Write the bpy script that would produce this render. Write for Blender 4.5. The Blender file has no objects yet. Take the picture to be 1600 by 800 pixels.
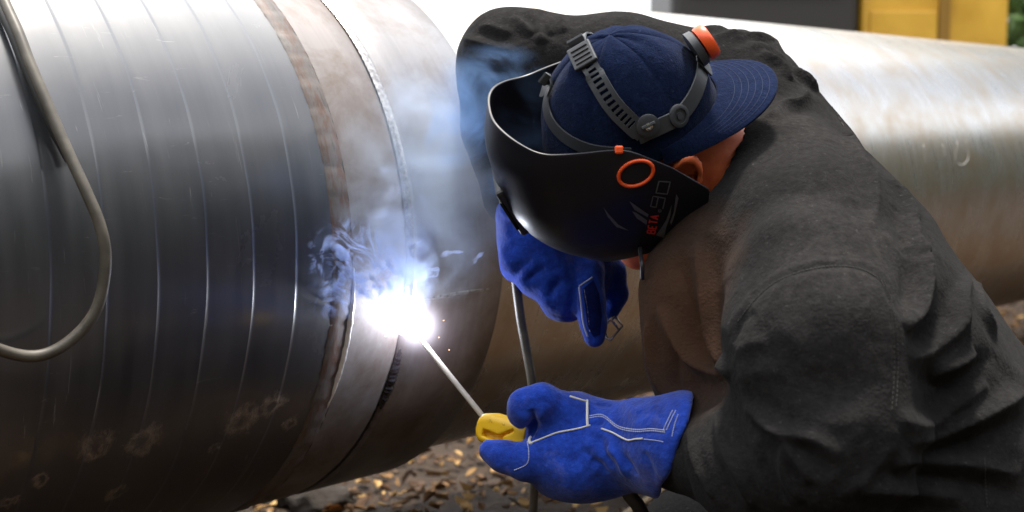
import bpy, bmesh, math, random
import numpy as np
from mathutils import Vector, Matrix
from mathutils.bvhtree import BVHTree
random.seed(7); rng = np.random.default_rng(7)
S = bpy.context.scene; C = S.collection
rad = math.radians

# ---------------------------------------------------------------- camera, sky, sun, exposure
PITCH = math.atan(212/2000.)
R, ZAX = 0.43, 0.70                      # pipe radius, axis height
QD = R/0.2457
EYE = np.array([0, 0, ZAX+QD*math.sin(rad(5.8))])
FW = np.array([0, math.cos(PITCH), -math.sin(PITCH)]); UP = np.array([0, math.sin(PITCH), math.cos(PITCH)]); RT = np.array([1., 0, 0])
cam = bpy.data.cameras.new('camera'); camo = bpy.data.objects.new('camera', cam); C.objects.link(camo)
cam.sensor_width = 36; cam.lens = 45; cam.clip_start = 0.05; cam.clip_end = 500
camo.location = EYE; camo.rotation_euler = (rad(90)-PITCH, 0, 0)
cam.dof.use_dof = True; cam.dof.focus_distance = 1.52; cam.dof.aperture_fstop = 4.8
S.camera = camo
SUN_EL, SUN_AZ = 76, 14                  # elevation; azimuth from +Y towards +X
wd = bpy.data.worlds.new('World'); S.world = wd; wd.use_nodes = True
wn, wl = wd.node_tree.nodes, wd.node_tree.links
bg = wn['Background']; sky = wn.new('ShaderNodeTexSky'); sky.sky_type = 'NISHITA'; sky.sun_disc = False
sky.sun_elevation = rad(SUN_EL); sky.sun_rotation = rad(SUN_AZ); sky.dust_density = 4; sky.air_density = 1.0; sky.ozone_density = 0.6
tc = wn.new('ShaderNodeTexCoord'); cl = wn.new('ShaderNodeTexNoise'); cl.inputs['Scale'].default_value = 2.2; cl.inputs['Detail'].default_value = 7
rp = wn.new('ShaderNodeValToRGB'); rp.color_ramp.elements[0].position = .30; rp.color_ramp.elements[1].position = .58
mx = wn.new('ShaderNodeMixRGB'); mx.inputs[2].default_value = (15, 15.3, 15.8, 1)
wl.new(tc.outputs['Generated'], cl.inputs['Vector']); wl.new(cl.outputs['Fac'], rp.inputs[0]); wl.new(rp.outputs[0], mx.inputs[0])
wl.new(sky.outputs[0], mx.inputs[1]); wl.new(mx.outputs[0], bg.inputs[0]); bg.inputs[1].default_value = 0.13
sl = bpy.data.lights.new('sun', 'SUN'); sl.energy = 5.0; sl.angle = rad(8); sl.color = (1, .95, .87)
so = bpy.data.objects.new('sun', sl); C.objects.link(so); so.location = (0, 0, 8)
_sd = Vector((math.sin(rad(SUN_AZ))*math.cos(rad(SUN_EL)), math.cos(rad(SUN_AZ))*math.cos(rad(SUN_EL)), math.sin(rad(SUN_EL))))
so.rotation_euler = (-_sd).to_track_quat('-Z', 'Y').to_euler()
vs = S.view_settings; vs.view_transform = 'Standard'; vs.look = 'None'; vs.gamma = 1; vs.use_curve_mapping = False; vs.exposure = 0.68
S.cycles.use_denoising = True; S.cycles.volume_step_rate = 0.6; S.cycles.volume_max_steps = 200; S.cycles.max_bounces = 8; S.cycles.volume_bounces = 1
S.cycles.sample_clamp_indirect = 6

# ---------------------------------------------------------------- geometry helpers
def W(px, py, dep): return EYE+dep*(FW+RT*(px-800)/2000.+UP*(400-py)/2000.)
def unit(v): v = np.asarray(v, float); return v/np.linalg.norm(v)
DIR = unit([1940/2000., 1+.0, 0]); _v = RT*.97+UP*.106+FW; DIR = unit([_v[0], _v[1], 0])
NRM = np.array([-DIR[1], DIR[0], 0]); A0 = EYE+NRM*QD*math.cos(rad(5.8)); A0[2] = ZAX
def pp(s, th, r=R):                     # point on the pipe: metres along it, degrees up from the side facing the camera
    t = rad(th); return A0+DIR*s+r*(math.sin(t)*np.array([0, 0, 1.])-math.cos(t)*NRM)

def link(name, me, mat=None, parent=None, smooth=True):
    o = bpy.data.objects.new(name, me); C.objects.link(o)
    if mat: me.materials.append(mat)
    if parent: o.parent = parent; o.matrix_parent_inverse = Matrix.Translation(-parent.location)
    if smooth and isinstance(me, bpy.types.Mesh): me.polygons.foreach_set('use_smooth', [True]*len(me.polygons))
    return o
def mesh(name, v, f, mat=None, parent=None, smooth=True):
    me = bpy.data.meshes.new(name); me.from_pydata([tuple(map(float, q)) for q in v], [], [tuple(map(int, q)) for q in f]); me.update()
    return link(name, me, mat, parent, smooth)
def tag(o, label=None, cat=None, group=None, kind=None):
    for k, x in (('label', label), ('category', cat), ('group', group), ('kind', kind)):
        if x: o[k] = x
    return o
def empty(name, loc, label, cat, group=None):
    o = bpy.data.objects.new(name, None); C.objects.link(o); o.location = [float(q) for q in loc]; o.empty_display_size = .05
    return tag(o, label, cat, group)
def grid_faces(n, m, wrapm=False, wrapn=False):
    f = []
    for i in range(n if wrapn else n-1):
        for j in range(m if wrapm else m-1):
            a, b = i*m+j, i*m+(j+1) % m; c, d = ((i+1) % n)*m+(j+1) % m, ((i+1) % n)*m+j
            f.append((a, b, c, d))
    return f
def cr(pts, n):                         # Catmull-Rom through points, n samples per span
    P = [np.asarray(p, float) for p in pts]; P = [2*P[0]-P[1]]+P+[2*P[-1]-P[-2]]; out = []
    for i in range(1, len(P)-2):
        for k in range(n):
            t = k/n; a, b, c, d = P[i-1:i+3]
            out.append(.5*(2*b+(c-a)*t+(2*a-5*b+4*c-d)*t*t+(3*b-a-3*c+d)*t**3))
    out.append(P[-2]); return out
def tube(name, pts, r, mat=None, parent=None, n=12, cap=True):
    pts = [np.asarray(p, float) for p in pts]; m = len(pts); rr = r if hasattr(r, '__len__') else [r]*m
    v, f = [], []; ref = np.array([.31, .2, .93])
    for i in range(m):
        t = unit(pts[min(i+1, m-1)]-pts[max(i-1, 0)]); a = np.cross(t, ref)
        if np.linalg.norm(a) < .05: a = np.cross(t, [1, 0, 0])
        a = unit(a); b = np.cross(t, a); ref = np.cross(a, t) if i else ref; ref = b*-1 if np.dot(b, ref) < 0 else b
        a = unit(np.cross(t, ref))*-1; 
        for k in range(n):
            q = 2*math.pi*k/n; v.append(pts[i]+rr[i]*(math.cos(q)*a+math.sin(q)*ref))
    f = grid_faces(m, n, True)
    if cap: f += [tuple(range(n))[::-1], tuple((m-1)*n+k for k in range(n))]
    return mesh(name, v, f, mat, parent)
def box(name, c, size, mat, parent=None, axes=None, bev=.004):
    bm = bmesh.new(); bmesh.ops.create_cube(bm, size=1)
    for q in bm.verts: q.co = Vector((q.co.x*size[0], q.co.y*size[1], q.co.z*size[2]))
    if bev: bmesh.ops.bevel(bm, geom=bm.edges[:], offset=bev, segments=2, affect='EDGES', profile=.5)
    A = np.array(axes if axes is not None else np.eye(3))
    for q in bm.verts: q.co = Vector(np.asarray(c)+np.array(q.co)@A)
    me = bpy.data.meshes.new(name); bm.to_mesh(me); bm.free(); return link(name, me, mat, parent, False)
def lathe(name, o, ax, prof, mat, parent=None, n=32, smooth=True, arc=None):
    ax = unit(ax); a = unit(np.cross(ax, [.3, .8, .51])); b = np.cross(ax, a); v = []
    for (r, h) in prof:
        for k in range(n): q = 2*math.pi*k/n; v.append(np.asarray(o)+ax*h+r*(math.cos(q)*a+math.sin(q)*b))
    f = grid_faces(len(prof), n, True)+[tuple(range(n))[::-1], tuple((len(prof)-1)*n+k for k in range(n))]
    ob = mesh(name, v, f, mat, parent, False)
    if smooth:
        for p in ob.data.polygons: p.use_smooth = len(p.vertices) == 4
        ob.data.set_sharp_from_angle(angle=rad(40))
    return ob
# ---- implicit surfaces: smooth unions of tapering limbs, meshed by surface nets
def smin(a, b, k):
    h = np.clip(.5+.5*(b-a)/k, 0, 1); return b+(a-b)*h-k*h*(1-h)
def rc(p, a, b, ra, rb):
    ab = b-a; L = max(ab@ab, 1e-9); t = np.clip(((p-a)@ab)/L, 0, 1)
    return np.linalg.norm(p-a-t[:, None]*ab, axis=1)-(ra+(rb-ra)*t)
def chain(pts):                         # [(px,py,depth,radius)...] -> prims
    q = [(W(*x[:3]), x[3]) for x in pts]
    return [(q[i][0], q[i+1][0], q[i][1], q[i+1][1]) for i in range(len(q)-1)]
def fold(prims, p, k):
    d = None
    for a in prims:
        e = rc(p, *a); d = e if d is None else smin(d, e, k)
    return d
def nets(f, lo, hi, h):
    lo, hi = np.asarray(lo), np.asarray(hi); n = np.ceil((hi-lo)/h).astype(int)+1
    H = 4; cn = np.ceil((n-1)/H).astype(int)+1     # coarse pass
    ax = [lo[i]+np.arange(cn[i])*h*H for i in range(3)]
    Pc = np.stack(np.meshgrid(*ax, indexing='ij'), -1).reshape(-1, 3); Dc = f(Pc).reshape(cn)
    n = (cn-1)*H+1; D = np.full(n, 1.0)
    D = np.repeat(np.repeat(np.repeat(Dc, H, 0), H, 1), H, 2)[:n[0], :n[1], :n[2]].copy()
    near = np.abs(D) < h*H*2.2
    idx = np.argwhere(near); D[near] = f(lo+idx*h)
    s = D < 0
    cnt = np.zeros([q-1 for q in n], int)
    for dx in (0, 1):
        for dy in (0, 1):
            for dz in (0, 1): cnt += s[dx:n[0]-1+dx, dy:n[1]-1+dy, dz:n[2]-1+dz]
    act = (cnt > 0) & (cnt < 8); ci = np.argwhere(act); vid = np.full(act.shape, -1); vid[act] = np.arange(len(ci))
    acc = np.zeros((len(ci), 3)); num = np.zeros(len(ci))
    cor = [(x, y, z) for x in (0, 1) for y in (0, 1) for z in (0, 1)]
    for a in range(8):
        for b in range(a+1, 8):
            A, B = np.array(cor[a]), np.array(cor[b])
            if np.abs(A-B).sum() != 1: continue
            da = D[tuple((ci+A).T)]; db = D[tuple((ci+B).T)]; m = (da < 0) != (db < 0)
            t = np.where(m, da/np.where(np.abs(da-db) < 1e-12, 1, da-db), 0)
            acc += np.where(m[:, None], A+(B-A)*t[:, None], 0); num += m
    V = lo+(ci+acc/num[:, None])*h; Fc = []
    for ax_ in range(3):
        u, v = (ax_+1) % 3, (ax_+2) % 3
        sl0 = [slice(1, -1)]*3; sl0[ax_] = slice(0, -1); sl1 = list(sl0); sl1[ax_] = slice(1, None)
        e = np.argwhere(s[tuple(sl0)] != s[tuple(sl1)]); off = np.ones(3, int); off[ax_] = 0; e = e+off
        E = np.eye(3, dtype=int)
        q = np.stack([vid[tuple((e-E[u]-E[v]).T)], vid[tuple((e-E[v]).T)], vid[tuple(e.T)], vid[tuple((e-E[u]).T)]], 1)
        ins = s[tuple(e.T)]; q[~ins] = q[~ins][:, ::-1]; Fc.append(q[(q >= 0).all(1)])
    return V, np.concatenate(Fc)
def np_mesh(name, V, Fq, mat=None, parent=None, smooth_it=0, subdiv=0):
    me = bpy.data.meshes.new(name); me.from_pydata(V.tolist(), [], Fq.tolist()); me.update()
    o = link(name, me, mat, parent)
    if smooth_it or subdiv:
        if smooth_it: m = o.modifiers.new('s', 'SMOOTH'); m.iterations = smooth_it; m.factor = .5
        if subdiv: m = o.modifiers.new('d', 'SUBSURF'); m.levels = m.render_levels = subdiv
        dg = bpy.context.evaluated_depsgraph_get(); me2 = bpy.data.meshes.new_from_object(o.evaluated_get(dg)); o.modifiers.clear(); o.data = me2; me2.name = name
        me2.polygons.foreach_set('use_smooth', [True]*len(me2.polygons))
    return o
def getco(me):
    a = np.empty(len(me.vertices)*3); me.vertices.foreach_get('co', a); return a.reshape(-1, 3)
def getno(me):
    a = np.empty(len(me.vertices)*3); me.vertices.foreach_get('normal', a); return a.reshape(-1, 3)
def setco(me, c): me.vertices.foreach_set('co', np.ascontiguousarray(c).ravel()); me.update()
def bvh_of(o): me = o.data; return BVHTree.FromPolygons([v.co[:] for v in me.vertices], [p.vertices[:] for p in me.polygons])
def ray(b, px, py):
    d = Vector(W(px, py, 1)-EYE).normalized(); h = b.ray_cast(Vector(EYE), d); return None if h[0] is None else (np.array(h[0]), np.array(h[1]))
def strokes(o, L):                      # creases and ridges worked into the cloth along curves that lie on it
    b = bvh_of(o); co = getco(o.data); no = getno(o.data); disp = np.zeros(len(co))
    for (pts, a, w) in L:
        if a < 0: a, w = a*.7, w*1.15
        elif a > .005: a *= 1.35
        c2 = cr([np.array(p, float) for p in pts], 5) if len(pts) > 2 else [np.array(pts[0], float)*(1-t)+np.array(pts[1], float)*t for t in np.linspace(0, 1, 8)]
        P3 = [ray(b, *q) for q in c2]; P3 = [q[0] for q in P3 if q is not None]
        if len(P3) < 3: continue
        P3 = np.array(P3); lo, hi = P3.min(0)-3*w, P3.max(0)+3*w
        ix = np.where(((co > lo) & (co < hi)).all(1))[0]
        if not len(ix): continue
        p = co[ix]; best = np.full(len(ix), 9.); tt = np.zeros(len(ix)); n = len(P3)-1
        for i in range(n):
            s, e = P3[i], P3[i+1]; se = e-s; l2 = se@se
            if l2 > .05**2 or l2 < 1e-10: continue
            t = np.clip(((p-s)@se)/l2, 0, 1); d = np.linalg.norm(p-s-t[:, None]*se, axis=1); m = d < best
            best[m] = d[m]; tt[m] = ((i+t)/n)[m]
        fall = np.sin(np.pi*np.clip(tt, .0, 1))**.45
        disp[ix] += a*fall*(1.0*np.exp(-(best/w)**2)+.5*np.exp(-best/(.45*w))-.55*np.exp(-(best/(2.2*w))**2))
    setco(o.data, co+no*disp[:, None])

# ---------------------------------------------------------------- materials
class M:
    def __init__(s, name, col=(.5, .5, .5), rough=.5, metal=0, **kw):
        s.m = bpy.data.materials.new(name); s.m.use_nodes = True; s.n = s.m.node_tree.nodes; s.l = s.m.node_tree.links; s.b = s.n['Principled BSDF']
        s.b.inputs['Base Color'].default_value = (*col, 1); s.b.inputs['Roughness'].default_value = rough; s.b.inputs['Metallic'].default_value = metal
        for k, v in kw.items(): s.b.inputs[k.replace('_', ' ')].default_value = v
        s.tc = s.n.new('ShaderNodeTexCoord'); s.nrm = None
    def noise(s, scale, detail=4, vec=None, rough=.55, dist=0):
        t = s.n.new('ShaderNodeTexNoise'); t.inputs['Scale'].default_value = scale; t.inputs['Detail'].default_value = detail; t.inputs['Roughness'].default_value = rough; t.inputs['Distortion'].default_value = dist
        s.l.new(vec if vec is not None else s.tc.outputs['Object'], t.inputs['Vector']); return t.outputs['Fac']
    def ramp(s, fac, *st):
        r = s.n.new('ShaderNodeValToRGB'); e = r.color_ramp.elements
        while len(e) < len(st): e.new(.5)
        for x, (p, c) in zip(e, st): x.position = p; x.color = (*c, 1) if hasattr(c, '__len__') else (c, c, c, 1)
        s.l.new(fac, r.inputs[0]); return r.outputs[0]
    def math(s, op, a, b=0., c=None):
        t = s.n.new('ShaderNodeMath'); t.operation = op
        for i, x in enumerate((a, b) if c is None else (a, b, c)):
            if hasattr(x, 'is_linked'): s.l.new(x, t.inputs[i])
            else: t.inputs[i].default_value = x
        return t.outputs[0]
    def mix(s, fac, a, b):
        t = s.n.new('ShaderNodeMixRGB')
        for i, x in enumerate((fac, a, b)):
            if hasattr(x, 'is_linked'): s.l.new(x, t.inputs[i])
            else: t.inputs[i].default_value = x if i == 0 else (*x, 1)
        return t.outputs[0]
    def mapping(s, scale=(1, 1, 1), rot=(0, 0, 0), loc=(0, 0, 0), src='Object'):
        t = s.n.new('ShaderNodeMapping'); t.inputs['Scale'].default_value = scale; t.inputs['Rotation'].default_value = rot; t.inputs['Location'].default_value = loc
        s.l.new(s.tc.outputs[src], t.inputs[0]); return t.outputs[0]
    def attr(s, name):
        t = s.n.new('ShaderNodeAttribute'); t.attribute_name = name; return t
    def set(s, k, v): s.l.new(v, s.b.inputs[k]); return s
    def bump(s, h, strength=.3, dist=.002):
        t = s.n.new('ShaderNodeBump'); t.inputs['Strength'].default_value = strength; t.inputs['Distance'].default_value = dist
        s.l.new(h, t.inputs['Height'])
        if s.nrm is not None: s.l.new(s.nrm, t.inputs['Normal'])
        s.nrm = t.outputs[0]; s.l.new(s.nrm, s.b.inputs['Normal']); return s

def pipe_vec(m, sx=1., st=1.):          # (metres along the pipe, metres around it, 0) from the stored coordinates
    a = m.attr('pc'); t = m.n.new('ShaderNodeMapping'); t.inputs['Scale'].default_value = (sx, st, 1); m.l.new(a.outputs['Vector'], t.inputs[0]); return t.outputs[0]
def mat_coating():
    m = M('black_tape_coating', (.02, .021, .024), .34); m.b.inputs['Specular IOR Level'].default_value = 1.0; m.b.inputs['Coat Weight'].default_value = 1.0; m.b.inputs['Coat Roughness'].default_value = .16; m.b.inputs['Coat IOR'].default_value = 1.55
    streak = m.noise(1, 5, pipe_vec(m, 40, 3), .6); blot = m.noise(1, 6, pipe_vec(m, 5, 5), .62, .4); fine = m.noise(1, 4, pipe_vec(m, 90, 60))
    base = m.ramp(streak, (.35, (.009, .010, .015)), (.7, (.026, .026, .031)))
    dust = m.ramp(blot, (.52, 0), (.78, 1))
    a = m.attr('pc'); sp = m.n.new('ShaderNodeSeparateXYZ'); m.l.new(a.outputs['Vector'], sp.inputs[0])
    low = m.math('MULTIPLY', m.ramp(m.math('ADD', m.math('MULTIPLY', sp.outputs['Y'], -1.6), m.math('MULTIPLY', m.math('SUBTRACT', blot, .5), .7)), (.22, 0), (.5, 1)), .75)
    mud = m.ramp(m.noise(1, 7, pipe_vec(m, 16, 12), .7), (.45, (.013, .011, .010)), (.62, (.036, .019, .011)), (.80, (.10, .05, .025)))
    c = m.mix(low, m.mix(m.math('MULTIPLY', dust, .25), base, (.075, .07, .062)), mud)
    # round scuffs with a dusty rim, where slings and supports rubbed
    tot = None
    for (s0, t0, r0) in ((.912, -.213, .022), (.958, -.196, .017), (.71, -.205, .020), (.776, -.214, .020), (.62, -.27, .012), (.765, -.30, .012), (1.0, -.235, .01), (.885, -.25, .009), (.66, -.34, .015), (.655, -.245, .012)):
        v = m.n.new('ShaderNodeVectorMath'); v.operation = 'DISTANCE'; m.l.new(a.outputs['Vector'], v.inputs[0]); v.inputs[1].default_value = (s0, t0, 0)
        d = m.math('ADD', v.outputs['Value'], m.math('MULTIPLY', m.math('SUBTRACT', m.noise(1, 5, pipe_vec(m, 38, 30), .7), .5), .05))
        ring = m.math('SUBTRACT', 1., m.math('MULTIPLY', m.math('ABSOLUTE', m.math('SUBTRACT', d, r0*.75)), 1/(r0*.55))); ring = m.math('MAXIMUM', ring, 0.)
        tot = ring if tot is None else m.math('MAXIMUM', tot, ring)
    sc = m.math('MULTIPLY', m.math('MULTIPLY', tot, m.ramp(m.noise(1, 6, pipe_vec(m, 70, 45), .75), (.38, 0), (.66, 1))), .65)
    speck = m.ramp(m.noise(1, 3, pipe_vec(m, 120, 90), .6), (.70, 0), (.76, 1)); speck = m.math('MULTIPLY', speck, low)
    c = m.mix(m.math('MAXIMUM', sc, m.math('MULTIPLY', speck, .7)), c, (.34, .25, .18))
    m.set('Base Color', c); m.set('Roughness', m.ramp(m.math('ADD', m.math('MULTIPLY', blot, .6), m.math('MULTIPLY', streak, .4)), (.3, .36), (.7, .52)))
    scr = m.ramp(m.noise(1, 3, pipe_vec(m, 14, 160), .7, 1.2), (.68, 0), (.72, 1)); scr2 = m.ramp(m.noise(1, 3, pipe_vec(m, 150, 9), .7, .6), (.66, 0), (.71, 1))
    hz = m.math('MAXIMUM', m.math('MULTIPLY', scr, .5), m.math('MULTIPLY', scr2, .5)); c2 = m.mix(m.math('MULTIPLY', hz, m.ramp(m.noise(1, 4, pipe_vec(m, 8, 8)), (.40, .1), (.6, 1))), c, (.22, .21, .20)); m.set('Base Color', c2)
    m.set('Coat Roughness', m.ramp(m.noise(1, 6, pipe_vec(m, 6, 6), .65, .6), (.35, .10), (.65, .28))); m.set('Coat Weight', m.ramp(m.math('MAXIMUM', m.math('MULTIPLY', low, .75), sc), (0, 1), (1, .15)))
    m.bump(streak, .12, .001); m.bump(fine, .10, .0006); m.bump(sc, .5, .002); return m.m
def mat_steel(name='bare_steel', c0=(.23, .21, .205), c1=(.13, .095, .075), metal=.5, ro=(.55, .72)):
    m = M(name, c0, .4, metal)
    st = m.noise(1, 6, pipe_vec(m, 120, 5), .65); bl = m.noise(1, 8, pipe_vec(m, 9, 8), .7, .3); f = m.noise(1, 4, pipe_vec(m, 150, 120))
    c = m.mix(m.ramp(bl, (.42, 0), (.68, 1)), m.ramp(st, (.3, tuple(q*.9 for q in c0)), (.7, tuple(min(1, q*1.1) for q in c0))), c1)
    m.set('Base Color', c); m.set('Roughness', m.ramp(m.math('ADD', m.math('MULTIPLY', bl, .5), m.math('MULTIPLY', st, .5)), (.3, ro[0]), (.7, ro[1])))
    m.bump(st, .10, .0006); m.bump(f, .1, .0005); return m.m
def mat_primer():
    m = M('rusty_primer', (.3, .2, .15), .6)
    n = m.noise(1, 7, pipe_vec(m, 70, 18), .7); c = m.ramp(n, (.3, (.05, .040, .036)), (.46, (.12, .105, .098)), (.60, (.10, .052, .035)), (.75, (.17, .152, .142)))
    m.set('Base Color', c); m.bump(n, .5, .002); return m.m
def cloth(name, c, c2, weave=900, rough=.95, fuzz=.02):
    m = M(name, c, rough); m.b.inputs['Specular IOR Level'].default_value = 0; m.b.inputs['Sheen Weight'].default_value = fuzz; m.b.inputs['Sheen Roughness'].default_value = .5
    big = m.noise(7, 6, rough=.6); fine = m.noise(weave*.35, 3); lint = m.ramp(m.noise(230, 3), (.63, 0), (.74, 1)); mid = m.noise(120, 4, rough=.7)
    col = m.mix(m.ramp(big, (.35, 0), (.7, 1)), c, c2); col = m.mix(m.math('MULTIPLY', lint, .4), col, tuple(min(1, q*3+.05) for q in c))
    col = m.mix(m.ramp(mid, (.35, .55), (.65, 0)), col, tuple(q*.45 for q in c)); col = m.mix(m.math('MULTIPLY', fine, .5), col, tuple(q*.55 for q in c)); m.set('Base Color', col); m.col = col
    m.bump(m.noise(26, 6, dist=.8), .30, .006); m.bump(mid, .38, .003); m.bump(fine, .5, .002); return m
# ================================================================ SETTING
def terrain(x, y):
    b = .035*np.sin(1.7*x+.6*y)+.03*np.sin(2.9*y-1.3*x+1)+.012*np.sin(9*x+2)*np.sin(8*y)
    back = np.clip((np.maximum(-y-1.5+.35*np.sin(.9*x), x-3.6-.5*np.maximum(y, 0)+.3*np.sin(.8*y))*np.where(y < 40, 1, 0))/2.8, 0, 1); w = x-y; jag = .10*np.sin(1.3*w+.5)+.08*np.sin(3.1*w)+.07*np.sin(7.3*w+1)+.05*np.sin(13*w)+.04*np.sin(23*w+2); b += 5.0*back**1.1*(1+jag)  # unseen bank added to darken reflections and block front sky; crest jagged like trees
    far = np.clip((y-.72*0-1.0*np.clip(x, -9, 9)-3.1)/3., 0, 1)*np.clip((x+2)/3, 0, 1); b += .30*far*np.exp(-((y-4.5)/9)**2)
    return b
gx = np.concatenate([np.linspace(-160, -9, 24), np.linspace(-8.8, 8.8, 150), np.linspace(9, 160, 24)]); gy = np.concatenate([np.linspace(-120, -7, 14), np.linspace(-6.8, 10, 150), np.linspace(10.5, 200, 24)])
GX, GY = np.meshgrid(gx, gy, indexing='ij'); GZ = terrain(GX, GY)
for i_ in range(5): GZ = GZ+.012*(rng.random(GZ.shape)-.5)
gm = M('brown_soil', (.12, .08, .05), .95)
gn = gm.noise(3, 9, rough=.7); g2 = gm.noise(22, 6, rough=.7)
gsx = gm.n.new('ShaderNodeSeparateXYZ'); gm.l.new(gm.tc.outputs['Object'], gsx.inputs[0])
gov = gm.ramp(gm.math('ADD', gsx.outputs['Z'], gm.math('MULTIPLY', gn, .5)), (.6, 0), (.95, 1))   # unseen added bank, tinted dark green in place of a tree line
gm.set('Base Color', gm.mix(gov, gm.mix(gm.ramp(g2, (.4, 0), (.65, 1)), gm.ramp(gn, (.35, (.012, .0065, .003)), (.65, (.032, .017, .0075))), (.052, .028, .012)), (.022, .026, .014))); gm.bump(g2, .9, .04)
ground = mesh('ground', np.stack([GX, GY, GZ], -1).reshape(-1, 3), [q[::-1] for q in grid_faces(len(gx), len(gy))], gm.m); tag(ground, 'brown bare soil under and around the pipe', None, None, 'structure')

# leaf litter, bark chips: one uncountable layer
lm = M('dry_litter', (.3, .2, .1), .8); oi = lm.attr('tone'); lm.set('Base Color', lm.ramp(oi.outputs['Fac'], (0, (.022, .010, .004)), (.45, (.085, .038, .011)), (.75, (.20, .10, .028)), (1, (.42, .26, .09))))
V, Fq, tone = [], [], []
N = 15000; xs = rng.uniform(-2.2, 2.8, N); ys = rng.uniform(1.2, 6.2, N); zs = terrain(xs, ys)
for x, y, z in zip(xs, ys, zs):
    L, w = rng.uniform(.014, .042), rng.uniform(.007, .020); a = rng.uniform(0, 6.3); tl = rng.normal(0, .28, 2); u = np.array([math.cos(a), math.sin(a), tl[0]]); v = np.array([-math.sin(a), math.cos(a), tl[1]]); n_ = unit(np.cross(u, v))
    c = np.array([x, y, z+.012+rng.uniform(0, .02)]); k = len(V); cu = rng.uniform(-.35, .35)*L
    V += [c-u*L*.5, c-u*L*.1-v*w*.5+n_*cu, c+u*L*.3-v*w*.35+n_*cu, c+u*L*.5, c+u*L*.25+v*w*.4+n_*cu, c-u*L*.15+v*w*.5+n_*cu]; V += [q-n_*.003 for q in V[-6:]]
    Fq += [(k, k+1, k+2, k+3), (k, k+3, k+4, k+5), (k+9, k+8, k+7, k+6), (k+11, k+10, k+9, k+6)]+[(k+i, k+6+i, k+6+(i+1) % 6, k+(i+1) % 6) for i in range(6)]; tone += [rng.beta(1.9, 1.5)]*12
lit = mesh('leaf_litter', V, Fq, lm.m, None, False); at = lit.data.attributes.new('tone', 'FLOAT', 'POINT'); at.data.foreach_set('value', tone)
tag(lit, 'tan bark chips and dry leaves littering the soil below the pipe', 'leaf litter', None, 'stuff')
# clods of dark earth
def clod_mesh(seed):
    r_ = np.random.default_rng(seed); bm = bmesh.new(); bmesh.ops.create_icosphere(bm, subdivisions=4, radius=1); k = r_.normal(0, 1, (18, 3))*np.linspace(1.5, 9, 18)[:, None]; ph = r_.uniform(0, 6, 18); am = 1/np.linspace(1, 4.5, 18)
    for q in bm.verts:
        p = np.array(q.co); q.co = Vector(p*(1+.13*(am*np.sin(p@k.T+ph)).sum()*.9)*np.array([1.2, .9, .65]))
    me = bpy.data.meshes.new('clod'); bm.to_mesh(me); bm.free(); me.polygons.foreach_set('use_smooth', [True]*len(me.polygons)); return me
cm = M('grey_clod', (.07, .06, .055), .9); cn_ = cm.noise(30, 6, rough=.7); cm.set('Base Color', cm.ramp(cn_, (.35, (.02, .016, .013)), (.7, (.10, .075, .055)))); cm.bump(cn_, .8, .02)
cb = [clod_mesh(i) for i in range(3)]
for q in cb: q.materials.append(cm.m)
for i, (px, py, sc, lab) in enumerate(((505, 806, .05, 'large dark clod of earth just under the pipe at the bottom edge'), (452, 797, .045, 'small grey clod of earth left of the larger clod under the pipe'))):
    den = PITCH*0+.105+(py-400)/2000*.994; dep = EYE[2]/den; w = W(px, py, dep*.985)
    o = bpy.data.objects.new('earth_clod', cb[i % 3]); C.objects.link(o); o.location = (w[0], w[1], float(terrain(w[0], w[1]))+sc*.35); o.scale = (sc, sc, sc); o.rotation_euler = (0, 0, i*1.3); tag(o, lab, 'clod', 'clods of earth under the pipe')

# ================================================================ PIPE
def pipe_surface(name, prof, mat, parent, nth=240, ripple=None):
    ths = np.linspace(-180, 180, nth+1); V, pc = [], []
    for (s, r) in prof:
        for t in ths:
            rr = r+(ripple(s, t) if ripple else 0); V.append(pp(s, t, rr)); pc.append((s, rad(t)*R, 0))
    o = mesh(name, V, [q[::-1] for q in grid_faces(len(prof), nth+1)], mat, parent)
    a = o.data.attributes.new('pc', 'FLOAT_VECTOR', 'POINT'); a.data.foreach_set('vector', np.array(pc).ravel()); o.data.set_sharp_from_angle(angle=rad(50)); return o
SC, SW, SE = 1.056, 1.160, 1.346        # coating edge, weld, step to the far pipe
m_coat, m_steel, m_prim = mat_coating(), mat_steel(), mat_primer()
m_steel2 = mat_steel('brushed_steel', (.28, .265, .26), (.17, .135, .115), .85, (.26, .42))
pipe1 = empty('steel_pipe', pp(SW, -90), 'large pipe wrapped in glossy black tape, filling the left of the picture', 'pipe', 'welded pipes')
# helical tape wrap
PIT = .0652; loc = [(0, .0011), (.0008, .0011), (.0022, .0002), (.006, .0001), (.02, .0004), (.045, .0008), (.062, .0011)]
ths = np.linspace(-180, 180, 241); V, pc = [], []; rows = 0
for k in range(-46, 1):
    for (ds, dr) in loc:
        rows += 1
        for t in ths:
            s = 1.030+PIT*k+PIT*(t/360)+ds; wob = .0006*math.sin(t*.11+k*2.1)+.0004*math.sin(t*.37+k)
            s = min(s+wob, SC); V.append(pp(s, t, R+dr+.001)); pc.append((s, rad(t)*R, 0))
o = mesh('tape_wrap', V, [q[::-1] for q in grid_faces(rows, len(ths))], m_coat, pipe1)
a = o.data.attributes.new('pc', 'FLOAT_VECTOR', 'POINT'); a.data.foreach_set('vector', np.array(pc).ravel())
def lip(s, t): return .0012*math.sin(t*.9)*math.sin(t*.23+1)+.0008*math.sin(t*2.3)
pipe_surface('primer_band', [(SC-.034, R+.0008), (SC-.032, R+.0030), (SC-.016, R+.0031), (SC-.003, R+.0028), (SC, R+.0018), (SC+.001, R-.001)], m_prim, pipe1, 360, lambda s, t: lip(s, t)*.6)
pipe_surface('bare_end', [(SC, R), (SC+.03, R), (SC+.06, R), (SW-.016, R), (SW-.006, R-.004), (SW-.003, R-.011)], m_steel, pipe1)
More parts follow.
